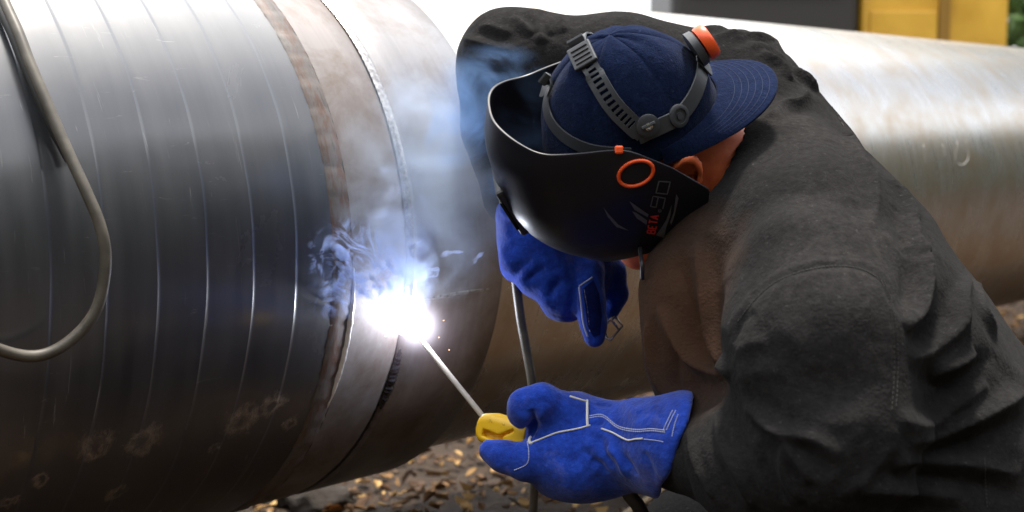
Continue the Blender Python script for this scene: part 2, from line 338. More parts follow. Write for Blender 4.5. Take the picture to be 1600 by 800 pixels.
pipe_surface('inner_wall', [(SW-.003, R-.011), (SW-.004, R-.016), (.2, R-.016), (-2.0, R-.016)], m_steel, pipe1, 96)
pipe2 = empty('steel_pipe', pp(SE+.5, -90), 'bare and weathered pipe running off to the right behind the welder', 'pipe', 'welded pipes')
pipe_surface('bare_end', [(SW+.003, R-.011), (SW+.006, R-.004), (SW+.014, R), (SW+.06, R), (SE-.05, R), (SE-.004, R), (SE, R-.003), (SE, R-.024)], m_steel2, pipe2)
fm = mat_steel('weathered_coating', (.50, .485, .46), (.42, .34, .25), .9, (.22, .36))
pipe_surface('far_length', [(SE-.002, R-.022), (1.8, R-.022), (2.4, R-.022), (3.2, R-.022), (5, R-.022), (9, R-.022), (16, R-.022)], fm, pipe2)
# seam ridge along the bare end
def ridge(name, a, b, wid, hgt, mat, parent, n=40, taper=True, rip=0):
    V = []; pc = []
    for i in range(n+1):
        t = i/n; s = a[0]+(b[0]-a[0])*t; th = a[1]+(b[1]-a[1])*t; e = math.sin(math.pi*min(1, max(0, t)))**.5 if taper else 1
        du = np.array([b[0]-a[0], rad(b[1]-a[1])*R]); du /= np.linalg.norm(du)+1e-9; nv = (-du[1], du[0])
        for j in range(7):
            x = (j-3)/3; w = wid*x*e*(1+rip*.25*math.sin(i*2.1+j)); h = hgt*e*(1-x*x)*(1+rip*(.35*math.sin(i*1.9)+.3*math.sin(i*.77+2)))-.0008
            V.append(pp(s+nv[0]*w, th+math.degrees(nv[1]*w/R), R+h)); pc.append((s, rad(th)*R, 0))
    o = mesh(name, V, grid_faces(n+1, 7), mat, parent); at = o.data.attributes.new('pc', 'FLOAT_VECTOR', 'POINT'); at.data.foreach_set('vector', np.array(pc).ravel()); return o
m_bead = M('weld_bead', (.62, .60, .58), .3, .9); bn = m_bead.noise(160, 4); m_bead.bump(bn, .4, .001); m_bead.set('Base Color', m_bead.ramp(bn, (.35, (.22, .20, .19)), (.65, (.52, .50, .48)))); m_bead = m_bead.m
m_seam = M('bright_weld_metal', (.85, .84, .83), .35, .6); m_seam.bump(m_seam.noise(150, 4), .5, .0015); m_seam = m_seam.m
ridge('seam_ridge', (SW+.02, -9.6), (SE-.02, -9.2), .004, .002, m_bead, pipe2, 40)
ridge('weld_bead', (SW, 178), (SW, -11), .0070, .0018, m_bead, pipe1, 420, False, .3)
ridge('fresh_seam', (SC+.004, -2), (SC-.004, -31), .0055, .0085, m_seam, pipe1, 70, True, .15)
m_slag = M('dark_slag', (.016, .015, .018), .22); m_slag.bump(m_slag.noise(220, 4), .7, .002); m_slag = m_slag.m
ridge('slag', (SW, -19), (SW+.001, -33), .008, .004, m_slag, pipe1, 50, True, 1.2)
ridge('root_bead', (SW+.001, -33), (SW, -179), .006, -.006, m_steel, pipe1, 160, False, .5)
# ================================================================ WELDER
HX = (988, 203, 1.50); HC = W(*HX)
def cv(r, u, t): return r*RT+u*UP-t*FW
hU = unit(cv(-.25, .75, .61)); hL = cv(.10, -.60, .79); hL = unit(hL-hU*(hL@hU)); hF = np.cross(hL, hU)
def hp(f, l, u): return HC+hF*f+hL*l+hU*u
person = empty('person', (.42, 1.45, 0), 'crouching welder in dark work jacket, blue gauntlets and backwards navy cap', 'person')
# ---- jacket
torso = chain([(1262, 385, 1.42, .100), (1322, 560, 1.41, .14), (1440, 770, 1.43, .15), (1530, 930, 1.45, .16)]) \
    + chain([(1205, 315, 1.54, .100), (1250, 422, 1.535, .145), (1345, 600, 1.53, .152), (1455, 765, 1.54, .16), (1580, 910, 1.55, .16)]) \
    + chain([(1142, 165, 1.68, .080), (1182, 265, 1.68, .112), (1288, 445, 1.66, .125), (1378, 615, 1.66, .13), (1462, 785, 1.66, .14)])
chest = chain([(1135, 400, 1.50, .075), (1115, 470, 1.50, .080), (1112, 560, 1.50, .072), (1165, 650, 1.48, .08)])
collar = chain([(1195, 305, 1.54, .088), (1138, 305, 1.54, .072)])+chain([(1180, 210, 1.64, .070), (1130, 228, 1.59, .058)])
narm = chain([(1268, 450, 1.34, .090), (1276, 540, 1.29, .092), (1300, 680, 1.265, .083)])+chain([(1300, 685, 1.265, .084), (1185, 728, 1.33, .067), (1062, 699, 1.44, .043), (1010, 697, 1.49, .036)])
farm = chain([(1140, 145, 1.68, .080), (960, 122, 1.67, .076), (815, 112, 1.67, .079)])+chain([(812, 110, 1.67, .079), (803, 190, 1.70, .068), (815, 288, 1.70, .056)])
def f_jacket(p):
    d = fold(torso, p, .07); d = smin(d, fold(collar, p, .03), .03); d = smin(d, fold(chest, p, .04), .05)
    d = smin(d, fold(narm, p, .022), .018); d = smin(d, fold(farm, p, .03), .04)
    nk = rc(p, W(1050, 255, 1.50), W(1108, 262, 1.515), .064, .058)
    d = np.maximum(d, -nk)                                     # neck opening
    hd = np.linalg.norm((np.stack([(p-HC)@hF, (p-HC)@hL, (p-HC)@hU], 1)+[.0, 0, .01])/[.113, .100, .125], axis=1)-1
    d = np.maximum(d, -hd*.1)
    x, y, z = p.T
    return d+.0035*np.sin(23*x+7*z+3)*np.sin(19*z-9*y)+.002*np.sin(47*x-13*y)*np.sin(41*z+11*x+1)
def allw(pr): return np.array([q for a in pr for q in (a[0], a[1])])
pts_ = allw(torso+chest+collar+narm+farm)
V, Fq = nets(f_jacket, pts_.min(0)-.2, pts_.max(0)+.2, .0062)
mj = cloth('charcoal_jacket', (.0190, .0182, .0181), (.035, .0330, .0322), 900)
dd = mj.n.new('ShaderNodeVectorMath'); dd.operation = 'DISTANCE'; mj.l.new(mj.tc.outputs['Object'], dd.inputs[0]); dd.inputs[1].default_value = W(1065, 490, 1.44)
bouncem = mj.math('MULTIPLY', mj.ramp(mj.math('ADD', dd.outputs['Value'], mj.math('MULTIPLY', mj.math('SUBTRACT', mj.noise(14, 5), .5), .09)), (.05, 1), (.15, 0)), .6)  # warm bounce light on the chest, put into the cloth colour as brown
mj.set('Base Color', mj.mix(bouncem, mj.col, (.085, .042, .023)))
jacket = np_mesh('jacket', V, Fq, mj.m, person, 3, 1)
def z8(*p): return [(1000+x/1.905, 380+y/1.905) for x, y in p]
def z7(*p): return [(1000+x/2, y/2) for x, y in p]
def z4(*p): return [(700+x/4, y/4) for x, y in p]
ST = [
 (z8((285, 215), (330, 150), (400, 95), (500, 60), (600, 50), (680, 65), (740, 110), (768, 190)), 0.0010, .004),
 (z8((292, 232), (345, 165), (410, 112), (505, 78), (600, 68), (675, 84), (725, 125), (750, 195)), -.0014, .004),
 (z8((700, 90), (725, 160), (738, 260), (742, 380), (738, 480)), .0018, .004),
 (z8((165, 0), (200, 180), (232, 330), (268, 400)), .010, .012), (z8((110, 60), (150, 200), (190, 320), (215, 380)), -.010, .012),
 (z8((60, 190), (110, 280), (165, 355), (255, 400)), .011, .011), (z8((20, 240), (45, 380), (95, 470)), .008, .010), (z8((110, 300), (105, 400), (130, 470)), -.008, .010),
 (z8((275, 300), (300, 235), (340, 203)), -.006, .009), (z8((285, 330), (330, 300), (380, 300)), .004, .010), (z8((290, 400), (360, 380), (440, 390)), .003, .014),
 (z8((350, 530), (430, 568), (520, 590), (600, 640)), .006, .010), (z8((330, 545), (420, 590), (500, 620), (570, 690)), -.006, .009),
 (z8((310, 490), (400, 560), (460, 640), (505, 720)), .006, .009), (z8((420, 600), (430, 690), (480, 770)), .006, .009), (z8((360, 590), (375, 680), (430, 780)), -.006, .009),
 (z8((230, 500), (250, 600), (300, 700), (335, 790)), .007, .009), (z8((195, 520), (210, 620), (255, 720), (290, 795)), -.006, .009), (z8((150, 550), (168, 650), (215, 760)), .006, .008), (z8((110, 560), (125, 660), (160, 760)), -.005, .008), (z8((280, 510), (310, 600), (360, 700)), -.005, .008),
 (z8((590, 760), (690, 690), (745, 600)), .004, .008), (z8((480, 520), (600, 540), (700, 500)), .003, .016), (z8((520, 420), (620, 440), (720, 420)), -.003, .016), (z8((400, 240), (480, 300), (520, 380)), .003, .018),
 (z8((840, 0), (848, 120), (825, 200), (790, 255)), .013, .013), (z8((805, 10), (810, 110), (795, 190)), -.011, .012),
 (z8((985, 80), (962, 170), (950, 250), (880, 312), (800, 345)), .011, .012), (z8((960, 90), (930, 180), (900, 260), (820, 310)), -.011, .014), (z8((870, 395), (930, 365), (1000, 330)), .012, .014), (z8((830, 400), (900, 420), (990, 380), (1060, 330)), -.010, .013),
 (z8((1000, 110), (1020, 200), (1060, 260)), .007, .012), (z8((800, 600), (900, 572), (1010, 520), (1100, 475), (1143, 445)), .011, .013), (z8((800, 640), (920, 610), (1030, 570), (1130, 520)), -.011, .013), (z8((770, 530), (850, 540), (960, 470), (1040, 420)), .007, .013),
 (z8((760, 660), (880, 650), (1000, 665), (1130, 690)), .008, .012), (z8((700, 690), (850, 700), (1000, 715), (1130, 745)), -.008, .012), (z8((650, 740), (800, 735), (960, 760)), .007, .012), (z8((1030, 640), (1032, 700), (1038, 790)), .003, .004), (z8((1022, 640), (1024, 700), (1029, 790)), -.003, .004),
 (z7((405, 370), (450, 332), (500, 315), (522, 280)), .007, .011), (z7((430, 390), (480, 350), (530, 335)), -.004, .012), (z7((480, 210), (540, 270), (600, 310), (632, 365)), .008, .010), 
 (z7((630, 400), (670, 450), (712, 510)), .006, .009), (z7((640, 430), (700, 510), (732, 570), (735, 640), (722, 710)), .006, .010), (z7((600, 440), (670, 530), (705, 600)), -.006, .012), (z7((850, 640), (860, 720), (880, 800)), .006, .010), (z7((780, 560), (830, 620), (852, 690)), .006, .010), (z7((800, 640), (815, 720), (830, 790)), -.007, .012), (z7((560, 660), (640, 620), (700, 640)), .003, .018),
 (z7((150, 100), (240, 88), (300, 108)), 0.0050, 0.0108), (z7((230, 112), (320, 106), (400, 122), (450, 165)), 0.0055, 0.0108), (z7((340, 135), (400, 140), (458, 182)), 0.0045, 0.0108), (z7((200, 106), (290, 100), (370, 115)), -0.0045, 0.0096), (z7((320, 122), (390, 130), (440, 160)), -0.0040, 0.0084), (z7((380, 160), (440, 200), (470, 250)), .007, .011),
 (z4((190, 160), (260, 165), (330, 190), (400, 205)), 0.0046, 0.0099), (z4((100, 240), (200, 270), (330, 310), (420, 332)), 0.0059, 0.0099), (z4((100, 350), (180, 370), (280, 390), (370, 422)), 0.0059, 0.0099), (z4((100, 430), (180, 462), (250, 477), (320, 492)), 0.0052, 0.0099), (z4((410, 100), (480, 170), (525, 215)), 0.0052, 0.0099), (z4((520, 65), (545, 130), (570, 220), (592, 270)), 0.0059, 0.0099), (z4((625, 90), (622, 160), (645, 220)), 0.0059, 0.0099),
 (z4((120, 200), (230, 215), (350, 255)), -0.0024, 0.0099), (z4((100, 300), (200, 325), (330, 350)), -0.0028, 0.0099), (z4((105, 395), (200, 420), (300, 440)), -0.0028, 0.0099), (z4((470, 80), (520, 150), (550, 230)), -0.0028, 0.0099), (z4((580, 70), (595, 140), (615, 220)), -0.0032, 0.0099), (z4((130, 540), (220, 560), (300, 580)), 0.0039, 0.0099), (z4((700, 100), (705, 160), (730, 200)), 0.0052, 0.0121),
]
strokes(jacket, ST)
from mathutils import noise as mn_
co = getco(jacket.data); no = getno(jacket.data); dsp = np.empty(len(co))
for i, c in enumerate(co):
    v = Vector(c); w_ = mn_.noise_vector(v*6)*.05; a_ = mn_.noise((v+w_)*13); b_ = mn_.noise((v+w_)*Vector((31, 31, 31))); m_ = .5+.5*mn_.noise(v*4+Vector((3, 1, 7)))
    dsp[i] = (.0026*((1-abs(a_)*2.2)-.45)+.0010*((1-abs(b_)*2.2)-.45))*m_
setco(jacket.data, co+no*dsp[:, None])
thread = M('grey_thread', (.05, .05, .052), .9).m
# ---- body under the clothes (head, neck and ear are what shows)
body_ch = [(a, b, ra*.72, rb*.72) for a, b, ra, rb in torso+narm+farm]
EAR = hp(-.046, .088, -.030)
def f_body(p):
    q = np.stack([(p-HC)@hF, (p-HC)@hL, (p-HC)@hU], 1)
    d = (np.linalg.norm((q-[.0, 0, .03])/[.094, .074, .085], axis=1)-1)*.075
    d = smin(d, (np.linalg.norm((q-[.03, 0, -.055])/[.062, .058, .085], axis=1)-1)*.058, .03)
    d = smin(d, rc(p, hp(.05, 0, -.118), hp(.075, 0, -.112), .030, .02), .02)          # chin
    d = smin(d, rc(p, hp(-.03, .052, -.085), hp(.06, .03, -.120), .022, .02), .02); d = smin(d, rc(p, hp(-.03, -.052, -.085), hp(.06, -.03, -.120), .022, .02), .02)   # jaw
    d = smin(d, rc(p, hp(-.012, .052, -.122), hp(.03, .050, -.140), .020, .022), .02)
    d = smin(d, rc(p, hp(.092, 0, -.005), hp(.112, 0, -.035), .008, .013), .012)       # nose
    d = smin(d, rc(p, hp(.086, .03, .012), hp(.086, -.03, .012), .010, .010), .015)    # brow
    d = smin(d, rc(p, hp(.083, .018, -.066), hp(.083, -.018, -.066), .008, .008), .006) # lips
    for sx in (1, -1): d = np.maximum(d, -(np.linalg.norm(q-[.098, .033*sx, -.008], axis=1)-.014))
    d = smin(d, rc(p, hp(-.035, .0, -.04), W(1135, 268, 1.525), .060, .062), .03)      # neck
    for sx in (1, -1):
        e = q-[-.040, .078*sx, -.026]; E2 = np.stack([e[:, 0]*.95+e[:, 2]*.3, e[:, 1], e[:, 2]*.95-e[:, 0]*.3], 1)
        r2 = np.sqrt((E2[:, 0]/.018)**2+(E2[:, 2]/.029)**2); shell = np.sqrt(((r2-1)*.022)**2+(E2[:, 1]-.010)**2)-.0055
        bowl = np.maximum((r2-1)*.02, np.abs(E2[:, 1]-.001)-.004); d = smin(d, np.minimum(shell, bowl), .008)
    return smin(d, fold(body_ch, p, .04), .03)
V, Fq = nets(f_body, np.minimum(pts_.min(0)-.15, HC-.25), np.maximum(pts_.max(0)+.15, HC+.25), .006)
ms = M('skin', (.50, .20, .12), .5); ms.b.inputs['Subsurface Weight'].default_value = .15; ms.b.inputs['Subsurface Radius'].default_value = (.02, .006, .003)
sn = ms.noise(60, 5); ms.set('Base Color', ms.ramp(sn, (.3, (.60, .11, .035)), (.7, (.74, .19, .07)))); ms.bump(ms.noise(350, 3), .2, .001)
body = np_mesh('body', V, Fq, ms.m, person, 2, 0)
em = M('eye_white', (.75, .72, .68), .15).m
for sx in (1, -1): lathe('eye', hp(.082, .033*sx, -.008), hF, [(.0005, .0125), (.006, .0112), (.010, .0075), (.0125, 0), (.010, -.0075), (.002, -.0125)], em, person, 20)
hair = M('dark_hair', (.02, .014, .010), .7); hair.bump(hair.noise(300, 3), .8, .002)
# ---- trousers and boots (kneeling, mostly below the frame)
hipn, hipf = W(1535, 935, 1.46), W(1560, 880, 1.66)
kn, kf = np.array([.16, 1.33, .105]), np.array([.27, 1.78, .27]); an_, af = np.array([.60, 1.34, .10]), np.array([.42, 1.80, .12])
legs = [(hipn, hipf, .135, .13), (hipn, kn, .125, .085), (kn, an_, .082, .06), (hipf, kf, .12, .078), (kf, af, .078, .058)]
def f_leg(p): x, y, z = p.T; return fold(legs, p, .05)+.004*np.sin(31*x+5*z)*np.sin(27*z+9*y)+.003*np.sin(60*x+20*y)
lp = np.array([q for a in legs for q in a[:2]]); V, Fq = nets(f_leg, lp.min(0)-.16, lp.max(0)+.16, .010)
trousers = np_mesh('trousers', V, Fq, cloth('dark_trousers', (.009, .009, .010), (.014, .014, .014)).m, person, 2, 1)
mb = M('black_leather', (.02, .018, .016), .5); mb.bump(mb.noise(90, 4), .4, .002)
for (a_, tip) in ((an_, np.array([.74, 1.34, .055])), (af, np.array([.22, 1.83, .055]))):
    ch = [(a_, a_*[1, 1, 0]+[0, 0, .06], .062, .052), (a_*[1, 1, 0]+[0, 0, .055], tip, .052, .045)]
    def f_b(p, ch=ch): return np.maximum(fold(ch, p, .03), .008-p[:, 2])
    q = np.array([x for c in ch for x in c[:2]]); V, Fq = nets(f_b, q.min(0)-.08, q.max(0)+.08, .007); np_mesh('boot', V, Fq, mb.m, person, 2)

# ---- cap: six stitched panels, worn backwards
mc = cloth('navy_twill', (.0075, .0135, .040), (.011, .0195, .056), 1400, .85, .05)
RC = (.103, .086, .126)
NU, NV = 120, 40; V = []
for j in range(NV+1):
    for i in range(NU):
        ph = 2*math.pi*i/NU; t = j/NV; low = .006-.012*math.cos(ph); s0 = math.asin(low/RC[2]); el = math.pi/2*(1-t)+s0*t
        seam = min(abs(((ph/(math.pi/3)+.5) % 1)-.5), 1)*math.pi/3; k = 1+.014*(1-math.exp(-(seam/.16)**2))-.006-.010*math.exp(-(seam*max(.25, math.cos(el))/.012)**2)
        k += .010*math.sin(3*ph+1.1+2*el)*math.sin(4*el+1.5)*(1-t*.6)+.006*math.sin(7*ph+.4)*math.sin(6*el)+.004*math.sin(11*ph-3*el)
        V.append(hp(RC[0]*math.cos(el)*math.cos(ph)*k, RC[1]*math.cos(el)*math.sin(ph)*k, RC[2]*math.sin(el)*k))
cap = mesh('cap', V, grid_faces(NV+1, NU, True), mc.m, person)
so_ = cap.modifiers.new('t', 'SOLIDIFY'); so_.thickness = .003; so_.offset = -1; cap.modifiers.new('d', 'SUBSURF').render_levels = 1
lathe('cap_button', hp(0, 0, RC[2]-.003), hU, [(.0085, 0), (.0085, .003), (.006, .0055), (.0015, .0065)], mc.m, cap, 20)
NB = 28; V = []                          # bill
for j in range(NB+1):
    v = j/NB
    for i in range(41):
        x = -1+2*i/40; ang = x*1.36; rf, rl = math.cos(ang)*.104, math.sin(ang)*.0885
        ext = .070*math.sqrt(max(0, 1-abs(x)**2.6))+.0
        V.append(hp(-rf-ext*v, rl*(1+.04*v), .026-.016*(x*x)*(.5+.5*v)-.010*v+.004))
bill = mesh('bill', V, grid_faces(NB+1, 41), mc.m, cap); so_ = bill.modifiers.new('t', 'SOLIDIFY'); so_.thickness = .004; so_.offset = 0
dg = bpy.context.evaluated_depsgraph_get()
def beval(o): e = o.evaluated_get(bpy.context.evaluated_depsgraph_get()); me = e.to_mesh(); b = BVHTree.FromPolygons([v.co[:] for v in me.vertices], [p.vertices[:] for p in me.polygons]); e.to_mesh_clear(); return b
bill_b = bvh_of(bill); stm = M('navy_stitching', (.0105, .0185, .052), 1).m
for k in range(6):                       # rows of stitching on the bill
    v = .30+.115*k; row = []
    for i in range(1, 40):
        x = -1+2*i/40; x *= .93; ang = x*1.36; rf, rl = math.cos(ang)*.104, math.sin(ang)*.0885; ext = .070*math.sqrt(max(0, 1-abs(x)**2.6))
        row.append(hp(-rf-ext*v, rl*(1+.04*v), .026-.016*(x*x)*(.5+.5*v)-.010*v+.0063))
    tube('stitching', row, .00035, stm, cap, 5)

# ================================================================ WELDING HELMET
helm = empty('welding_helmet', HC, 'matte black welding mask with orange ring, worn over the navy cap', 'welding helmet')
mh = M('black_shell', (.009, .009, .013), .40, Specular_IOR_Level=.3); hn_ = mh.noise(26, 5); mh.set('Roughness', mh.ramp(hn_, (.35, .34), (.7, .50))); mh.bump(mh.noise(700, 2), .12, .0006)
def ip(x, xs, ys): return float(np.interp(x, xs, ys))
def smoothip(x, xs, ys): return np.mean([ip(x+d, xs, ys) for d in np.linspace(-.012, .012, 7)])
NP, NS = 97, 44; V = []
def shell_pt(phi, v, off=0):
    sn_ = max(0, math.sin(phi))**.72; ut = np.mean([ip(sn_+d, [0, .12, .30, .40, .75, 1], [-.034, .012, .048, .054, .058, .083]) for d in (-.05, -.025, 0, .025, .05)]); ub = ip(sn_, [0, .3, .7, 1], [-.086, -.116, -.128, -.122])
    u = ut+(ub-ut)*v
    ff = smoothip(u, [-.128, -.11, -.085, -.04, .04, .085], [.100, .128, .150, .170, .168, .150]); w = smoothip(u, [-.128, -.11, -.07, -.02, .04, .085], [.074, .092, .106, .113, .111, .104]); fr = smoothip(u, [-.128, -.09, -.03, .06], [-.015, -.048, -.063, -.055])
    l = w*math.copysign(abs(math.cos(phi))**.78, math.cos(phi)); f = fr+(ff-fr)*sn_
    hump = .006*math.exp(-((u-.005)/.035)**2-((f-.012)/.04)**2); l += math.copysign(hump, l)   # raised pivot pads
    return hp(f, l, u)
for j in range(NS+1):
    for i in range(NP): V.append(shell_pt(math.pi*i/(NP-1), j/NS))
shell = mesh('shell', V, grid_faces(NS+1, NP), mh.m, helm); shell_b0 = bvh_of(shell)
so_ = shell.modifiers.new('t', 'SOLIDIFY'); so_.thickness = .0035; so_.offset = 0; so_.use_even_offset = True
bv = shell.modifiers.new('b', 'BEVEL'); bv.width = .0012; bv.segments = 2; bv.limit_method = 'ANGLE'
shell_b = beval(shell); cap_b = beval(cap)
# visor window in the front
mg = M('dark_filter_glass', (.004, .010, .008), .05).m; mbk = M('black_plastic', (.02, .02, .022), .42).m
fc = shell_pt(math.pi/2, .60); fn = unit(np.cross(shell_pt(math.pi/2, .70)-shell_pt(math.pi/2, .50), shell_pt(math.pi/2+.05, .60)-shell_pt(math.pi/2-.05, .60)))
if fn@hF < 0: fn = -fn
ax = [hL, np.cross(fn, hL), fn]
vf = box('visor_frame', fc-fn*.0085, (.094, .072, .012), mbk, helm, ax); box('filter_glass', fc-fn*.0035, (.096, .045, .004), mg, vf, ax, .001)
# orange dial ring on the near side
m_or = M('orange_plastic', (.78, .085, .012), .38).m; m_gy = M('grey_plastic', (.034, .037, .042), .45); m_gy.bump(m_gy.noise(500, 2), .15, .0006); m_gy = m_gy.m
def sray(px, py, off, b=None):
    h = ray(b or shell_b, px, py)
    if h is None: return None
    n = h[1] if h[1]@(EYE-h[0]) > 0 else -h[1]; return h[0]+n*off
c0 = ray(shell_b, 993.5, 270.5); rg = []
for k in range(48):
    q = 2*math.pi*k/48; x, y = 28*math.cos(q), 18.5*math.sin(q); t = rad(-21); rg.append(sray(993.5+x*math.cos(t)-y*math.sin(t), 270.5+x*math.sin(t)+y*math.cos(t), .0008))
rg = [q for q in rg if q is not None]; rg.append(rg[0]); tube('dial_ring', rg, .0021, m_or, helm, 8, False)
def decal(name, poly, mat, off=.0009, cuts=3):
    bm = bmesh.new(); f = bm.faces.new([bm.verts.new((x, y, 0)) for x, y in poly]); bmesh.ops.triangulate(bm, faces=[f]); bmesh.ops.subdivide_edges(bm, edges=bm.edges[:], cuts=cuts, use_grid_fill=True)
    for v in bm.verts:
        q = sray(v.co.x, v.co.y, off); v.co = Vector(q if q is not None else W(v.co.x, v.co.y, 1.4))
    me = bpy.data.meshes.new(name); bm.to_mesh(me); bm.free(); return link(name, me, mat, helm, False)
def z3(p): return [(900+x/3.636, 200+y/3.636) for x, y in p]
m_pg = M('grey_print', (.10, .105, .11), .5).m; m_pr = M('red_print', (.62, .035, .02), .5).m
for poly in ([(303, 412), (330, 430), (412, 488), (406, 503), (332, 462)], [(318, 468), (345, 480), (402, 520), (400, 546), (345, 510)], [(543, 432), (535, 495), (512, 560), (500, 622), (452, 605), (478, 572), (512, 520)], [(568, 372), (581, 395), (560, 490), (541, 548), (533, 535), (555, 470)], [(155, 445), (185, 485), (240, 545), (300, 580), (230, 560), (180, 500)]):
    decal('stripe', z3(poly), m_pg)
def line(poly, wd): return poly, wd
def stroke_print(name, polys, wd, mat):
    V, Fq = [], []
    for poly in polys:
        poly = [np.array(q, float) for q in poly]; d = []
        for a, b in zip(poly[:-1], poly[1:]): d += [a+(b-a)*t for t in np.linspace(0, 1, 5)[:-1]]
        d.append(poly[-1]); k0 = len(V)
        for i, q in enumerate(d):
            t = d[min(i+1, len(d)-1)]-d[max(i-1, 0)]; t /= np.linalg.norm(t); nn = np.array([-t[1], t[0]])*wd/2
            for s in (-1, 1): x, y = z3([q+nn*s])[0]; h = sray(x, y, .0010); V.append(h if h is not None else W(x, y, 1.4))
        Fq += [(k0+2*i, k0+2*i+1, k0+2*i+3, k0+2*i+2) for i in range(len(d)-1)]
    return mesh(name, V, Fq, mat, helm, False)
stroke_print('lettering', [[(470, 300), (534, 304), (517, 372), (453, 366), (470, 300)], [(466, 391), (453, 447), (423, 442), (437, 384), (506, 396), (492, 456)]], 7, m_pg)
stroke_print('lettering', [[(470, 462), (482, 462), (482, 473), (468, 473), (468, 460)]], 5, m_pg)
GL = {'B': [[(0, 0), (0, 1), (.75, .95), (.75, .58), (0, .52), (.85, .48), (.85, .03), (0, 0)]], 'E': [[(.8, 0), (0, 0), (0, 1), (.8, 1)], [(0, .5), (.65, .5)]], 'T': [[(0, 1), (1, 1)], [(.5, 1), (.5, 0)]], 'A': [[(0, 0), (.5, 1), (1, 0)], [(.2, .35), (.8, .35)]]}
for k, ch in enumerate('BETA'):
    bs = np.array([447., 597.])+np.array([6.2, -27])*k
    stroke_print('lettering', [[bs+np.array([.21, -.97])*21*x+np.array([-.97, -.12])*46*y for x, y in pl] for pl in GL[ch]], 8, m_pr)

# ---- headgear: slotted bands lying on the cap
def band(name, pxs, wid, off, mat, parent, slots=None, n=10, mirror=False, th=.0022):
    c2 = cr([np.array(p, float) for p in pxs], n); P3, N3 = [], []
    for q in c2:
        h = ray(cap_b, *q)
        if h is None: continue
        nn = h[1] if h[1]@(EYE-h[0]) > 0 else -h[1]; P3.append(h[0]+nn*off); N3.append(nn)
    P3 = np.array(P3); N3 = np.array(N3)
    for _ in range(4): P3[1:-1] = (P3[:-2]+2*P3[1:-1]+P3[2:])/4; N3[1:-1] = (N3[:-2]+2*N3[1:-1]+N3[2:])/4
    if mirror:                          # the band goes on round the far side of the head
        far = [q-2*hL*((q-HC)@hL) for q in P3[::-1]]; fno = [q-2*hL*(q@hL) for q in N3[::-1]]; mid = []; k = 8
        a, b = P3[-1], far[0]
        for i in range(1, k): t = i/k; m_ = a*(1-t)+b*t; dr = unit(m_-HC); mid.append(m_+dr*.012*math.sin(math.pi*t))
        mn = [unit(q-HC) for q in mid]; P3 = np.concatenate([P3, mid, far]); N3 = np.concatenate([N3, mn, fno])
    m = len(P3); V, Fq = [], []
    for i in range(m):
        t = unit(P3[min(i+1, m-1)]-P3[max(i-1, 0)]); s = unit(np.cross(N3[i], t)); nn = np.cross(t, s); nn = nn if nn@N3[i] > 0 else -nn
        wv = wid(i/(m-1)) if callable(wid) else wid
        for x in (-.5, -.24, .24, .5): V.append(P3[i]+s*wv*x)
    for i in range(m-1):
        for j in range(3):
            if j == 1 and slots and slots[0] <= i/(m-1) <= slots[1] and i % 2 == 0: continue
            Fq.append((i*4+j, i*4+j+1, i*4+j+5, i*4+j+4))
    o = mesh(name, V, Fq, mat, parent, False); md = o.modifiers.new('t', 'SOLIDIFY'); md.thickness = th; md.offset = 0
    md = o.modifiers.new('b', 'BEVEL'); md.width = .0006; md.segments = 1; return o
band('crown_strap', [(1004, 208), (985, 192), (958, 163), (935, 125), (917, 95), (908, 74)], lambda t: .022 if .03 < t < .3 else .019, .0045, m_gy, helm, (.08, .36), 9, True)
band('back_band', [(995, 212), (1030, 196), (1058, 181), (1080, 152), (1092, 118), (1092, 90)], .019, .0045, m_gy, helm, None, 8, False)
band('back_band', [(1092, 112), (1090, 80), (1078, 52)], lambda t: .030-.010*abs(t-.3), .0075, m_gy, helm, None, 8, False)
band('forehead_band', [(985, 238), (930, 233), (893, 218), (866, 192), (857, 160), (866, 132)], .014, .004, m_gy, helm, None, 8, True)
ck = ray(cap_b, 914, 92); cn2 = unit(ck[1]*np.sign(ck[1]@(EYE-ck[0]))); tg = unit(W(935, 125, 1.43)-W(908, 76, 1.43)); tg = unit(tg-cn2*(tg@cn2))
bk = box('strap_buckle', ck[0]+cn2*.008, (.028, .030, .005), m_gy, helm, [np.cross(cn2, tg), tg, cn2], .0015)
for k in range(4): box('slot_bar', ck[0]+cn2*.0112+tg*(-.009+.006*k), (.020, .0022, .002), mbk, bk, [np.cross(cn2, tg), tg, cn2], .0004)
def disc_at(px, py, name, prof, mat, off=.004, par=None):
    h = ray(cap_b, px, py); n = h[1]*np.sign(h[1]@(EYE-h[0])); return lathe(name, h[0]+n*off, n, prof, mat, par or helm, 28), h[0], n
d1, p1, n1 = disc_at(1011, 195, 'pivot', [(.013, 0), (.013, .004), (.010, .0055), (.0005, .0055)], m_gy)
m_st = M('bright_steel', (.6, .58, .56), .25, 1.0).m
lathe('screw', p1+n1*.009, n1, [(.0045, 0), (.0045, .0018), (.0025, .0026), (.0003, .0014)], m_st, d1, 16)
d2, p2, n2 = disc_at(1056, 181, 'pivot', [(.013, 0), (.013, .003), (.0105, .0042), (.0085, .0042), (.0085, .0022), (.004, .0022), (.004, .004), (.0005, .004)], m_gy)
sp_ = sray(1001, 238, -.004); pv = p1+n1*.006
ax_y = unit(sp_-pv); ax_x = unit(np.cross(ax_y, n1))
box('link_arm', (pv+sp_)/2, (.016, float(np.linalg.norm(sp_-pv))+.012, .004), m_gy, helm, [ax_x, ax_y, np.cross(ax_x, ax_y)], .001)
q = sray(1003, 233, .0); box('latch_tab', W(1003, 227, 1.0)*0+q+UP*.004, (.024, .008, .009), m_or, helm, [unit(RT+UP*.1), UP, -FW], .002)
q = sray(967, 240, .0); box('latch_tab', q+UP*.004, (.009, .009, .008), m_or, helm, [RT, UP, -FW], .002)
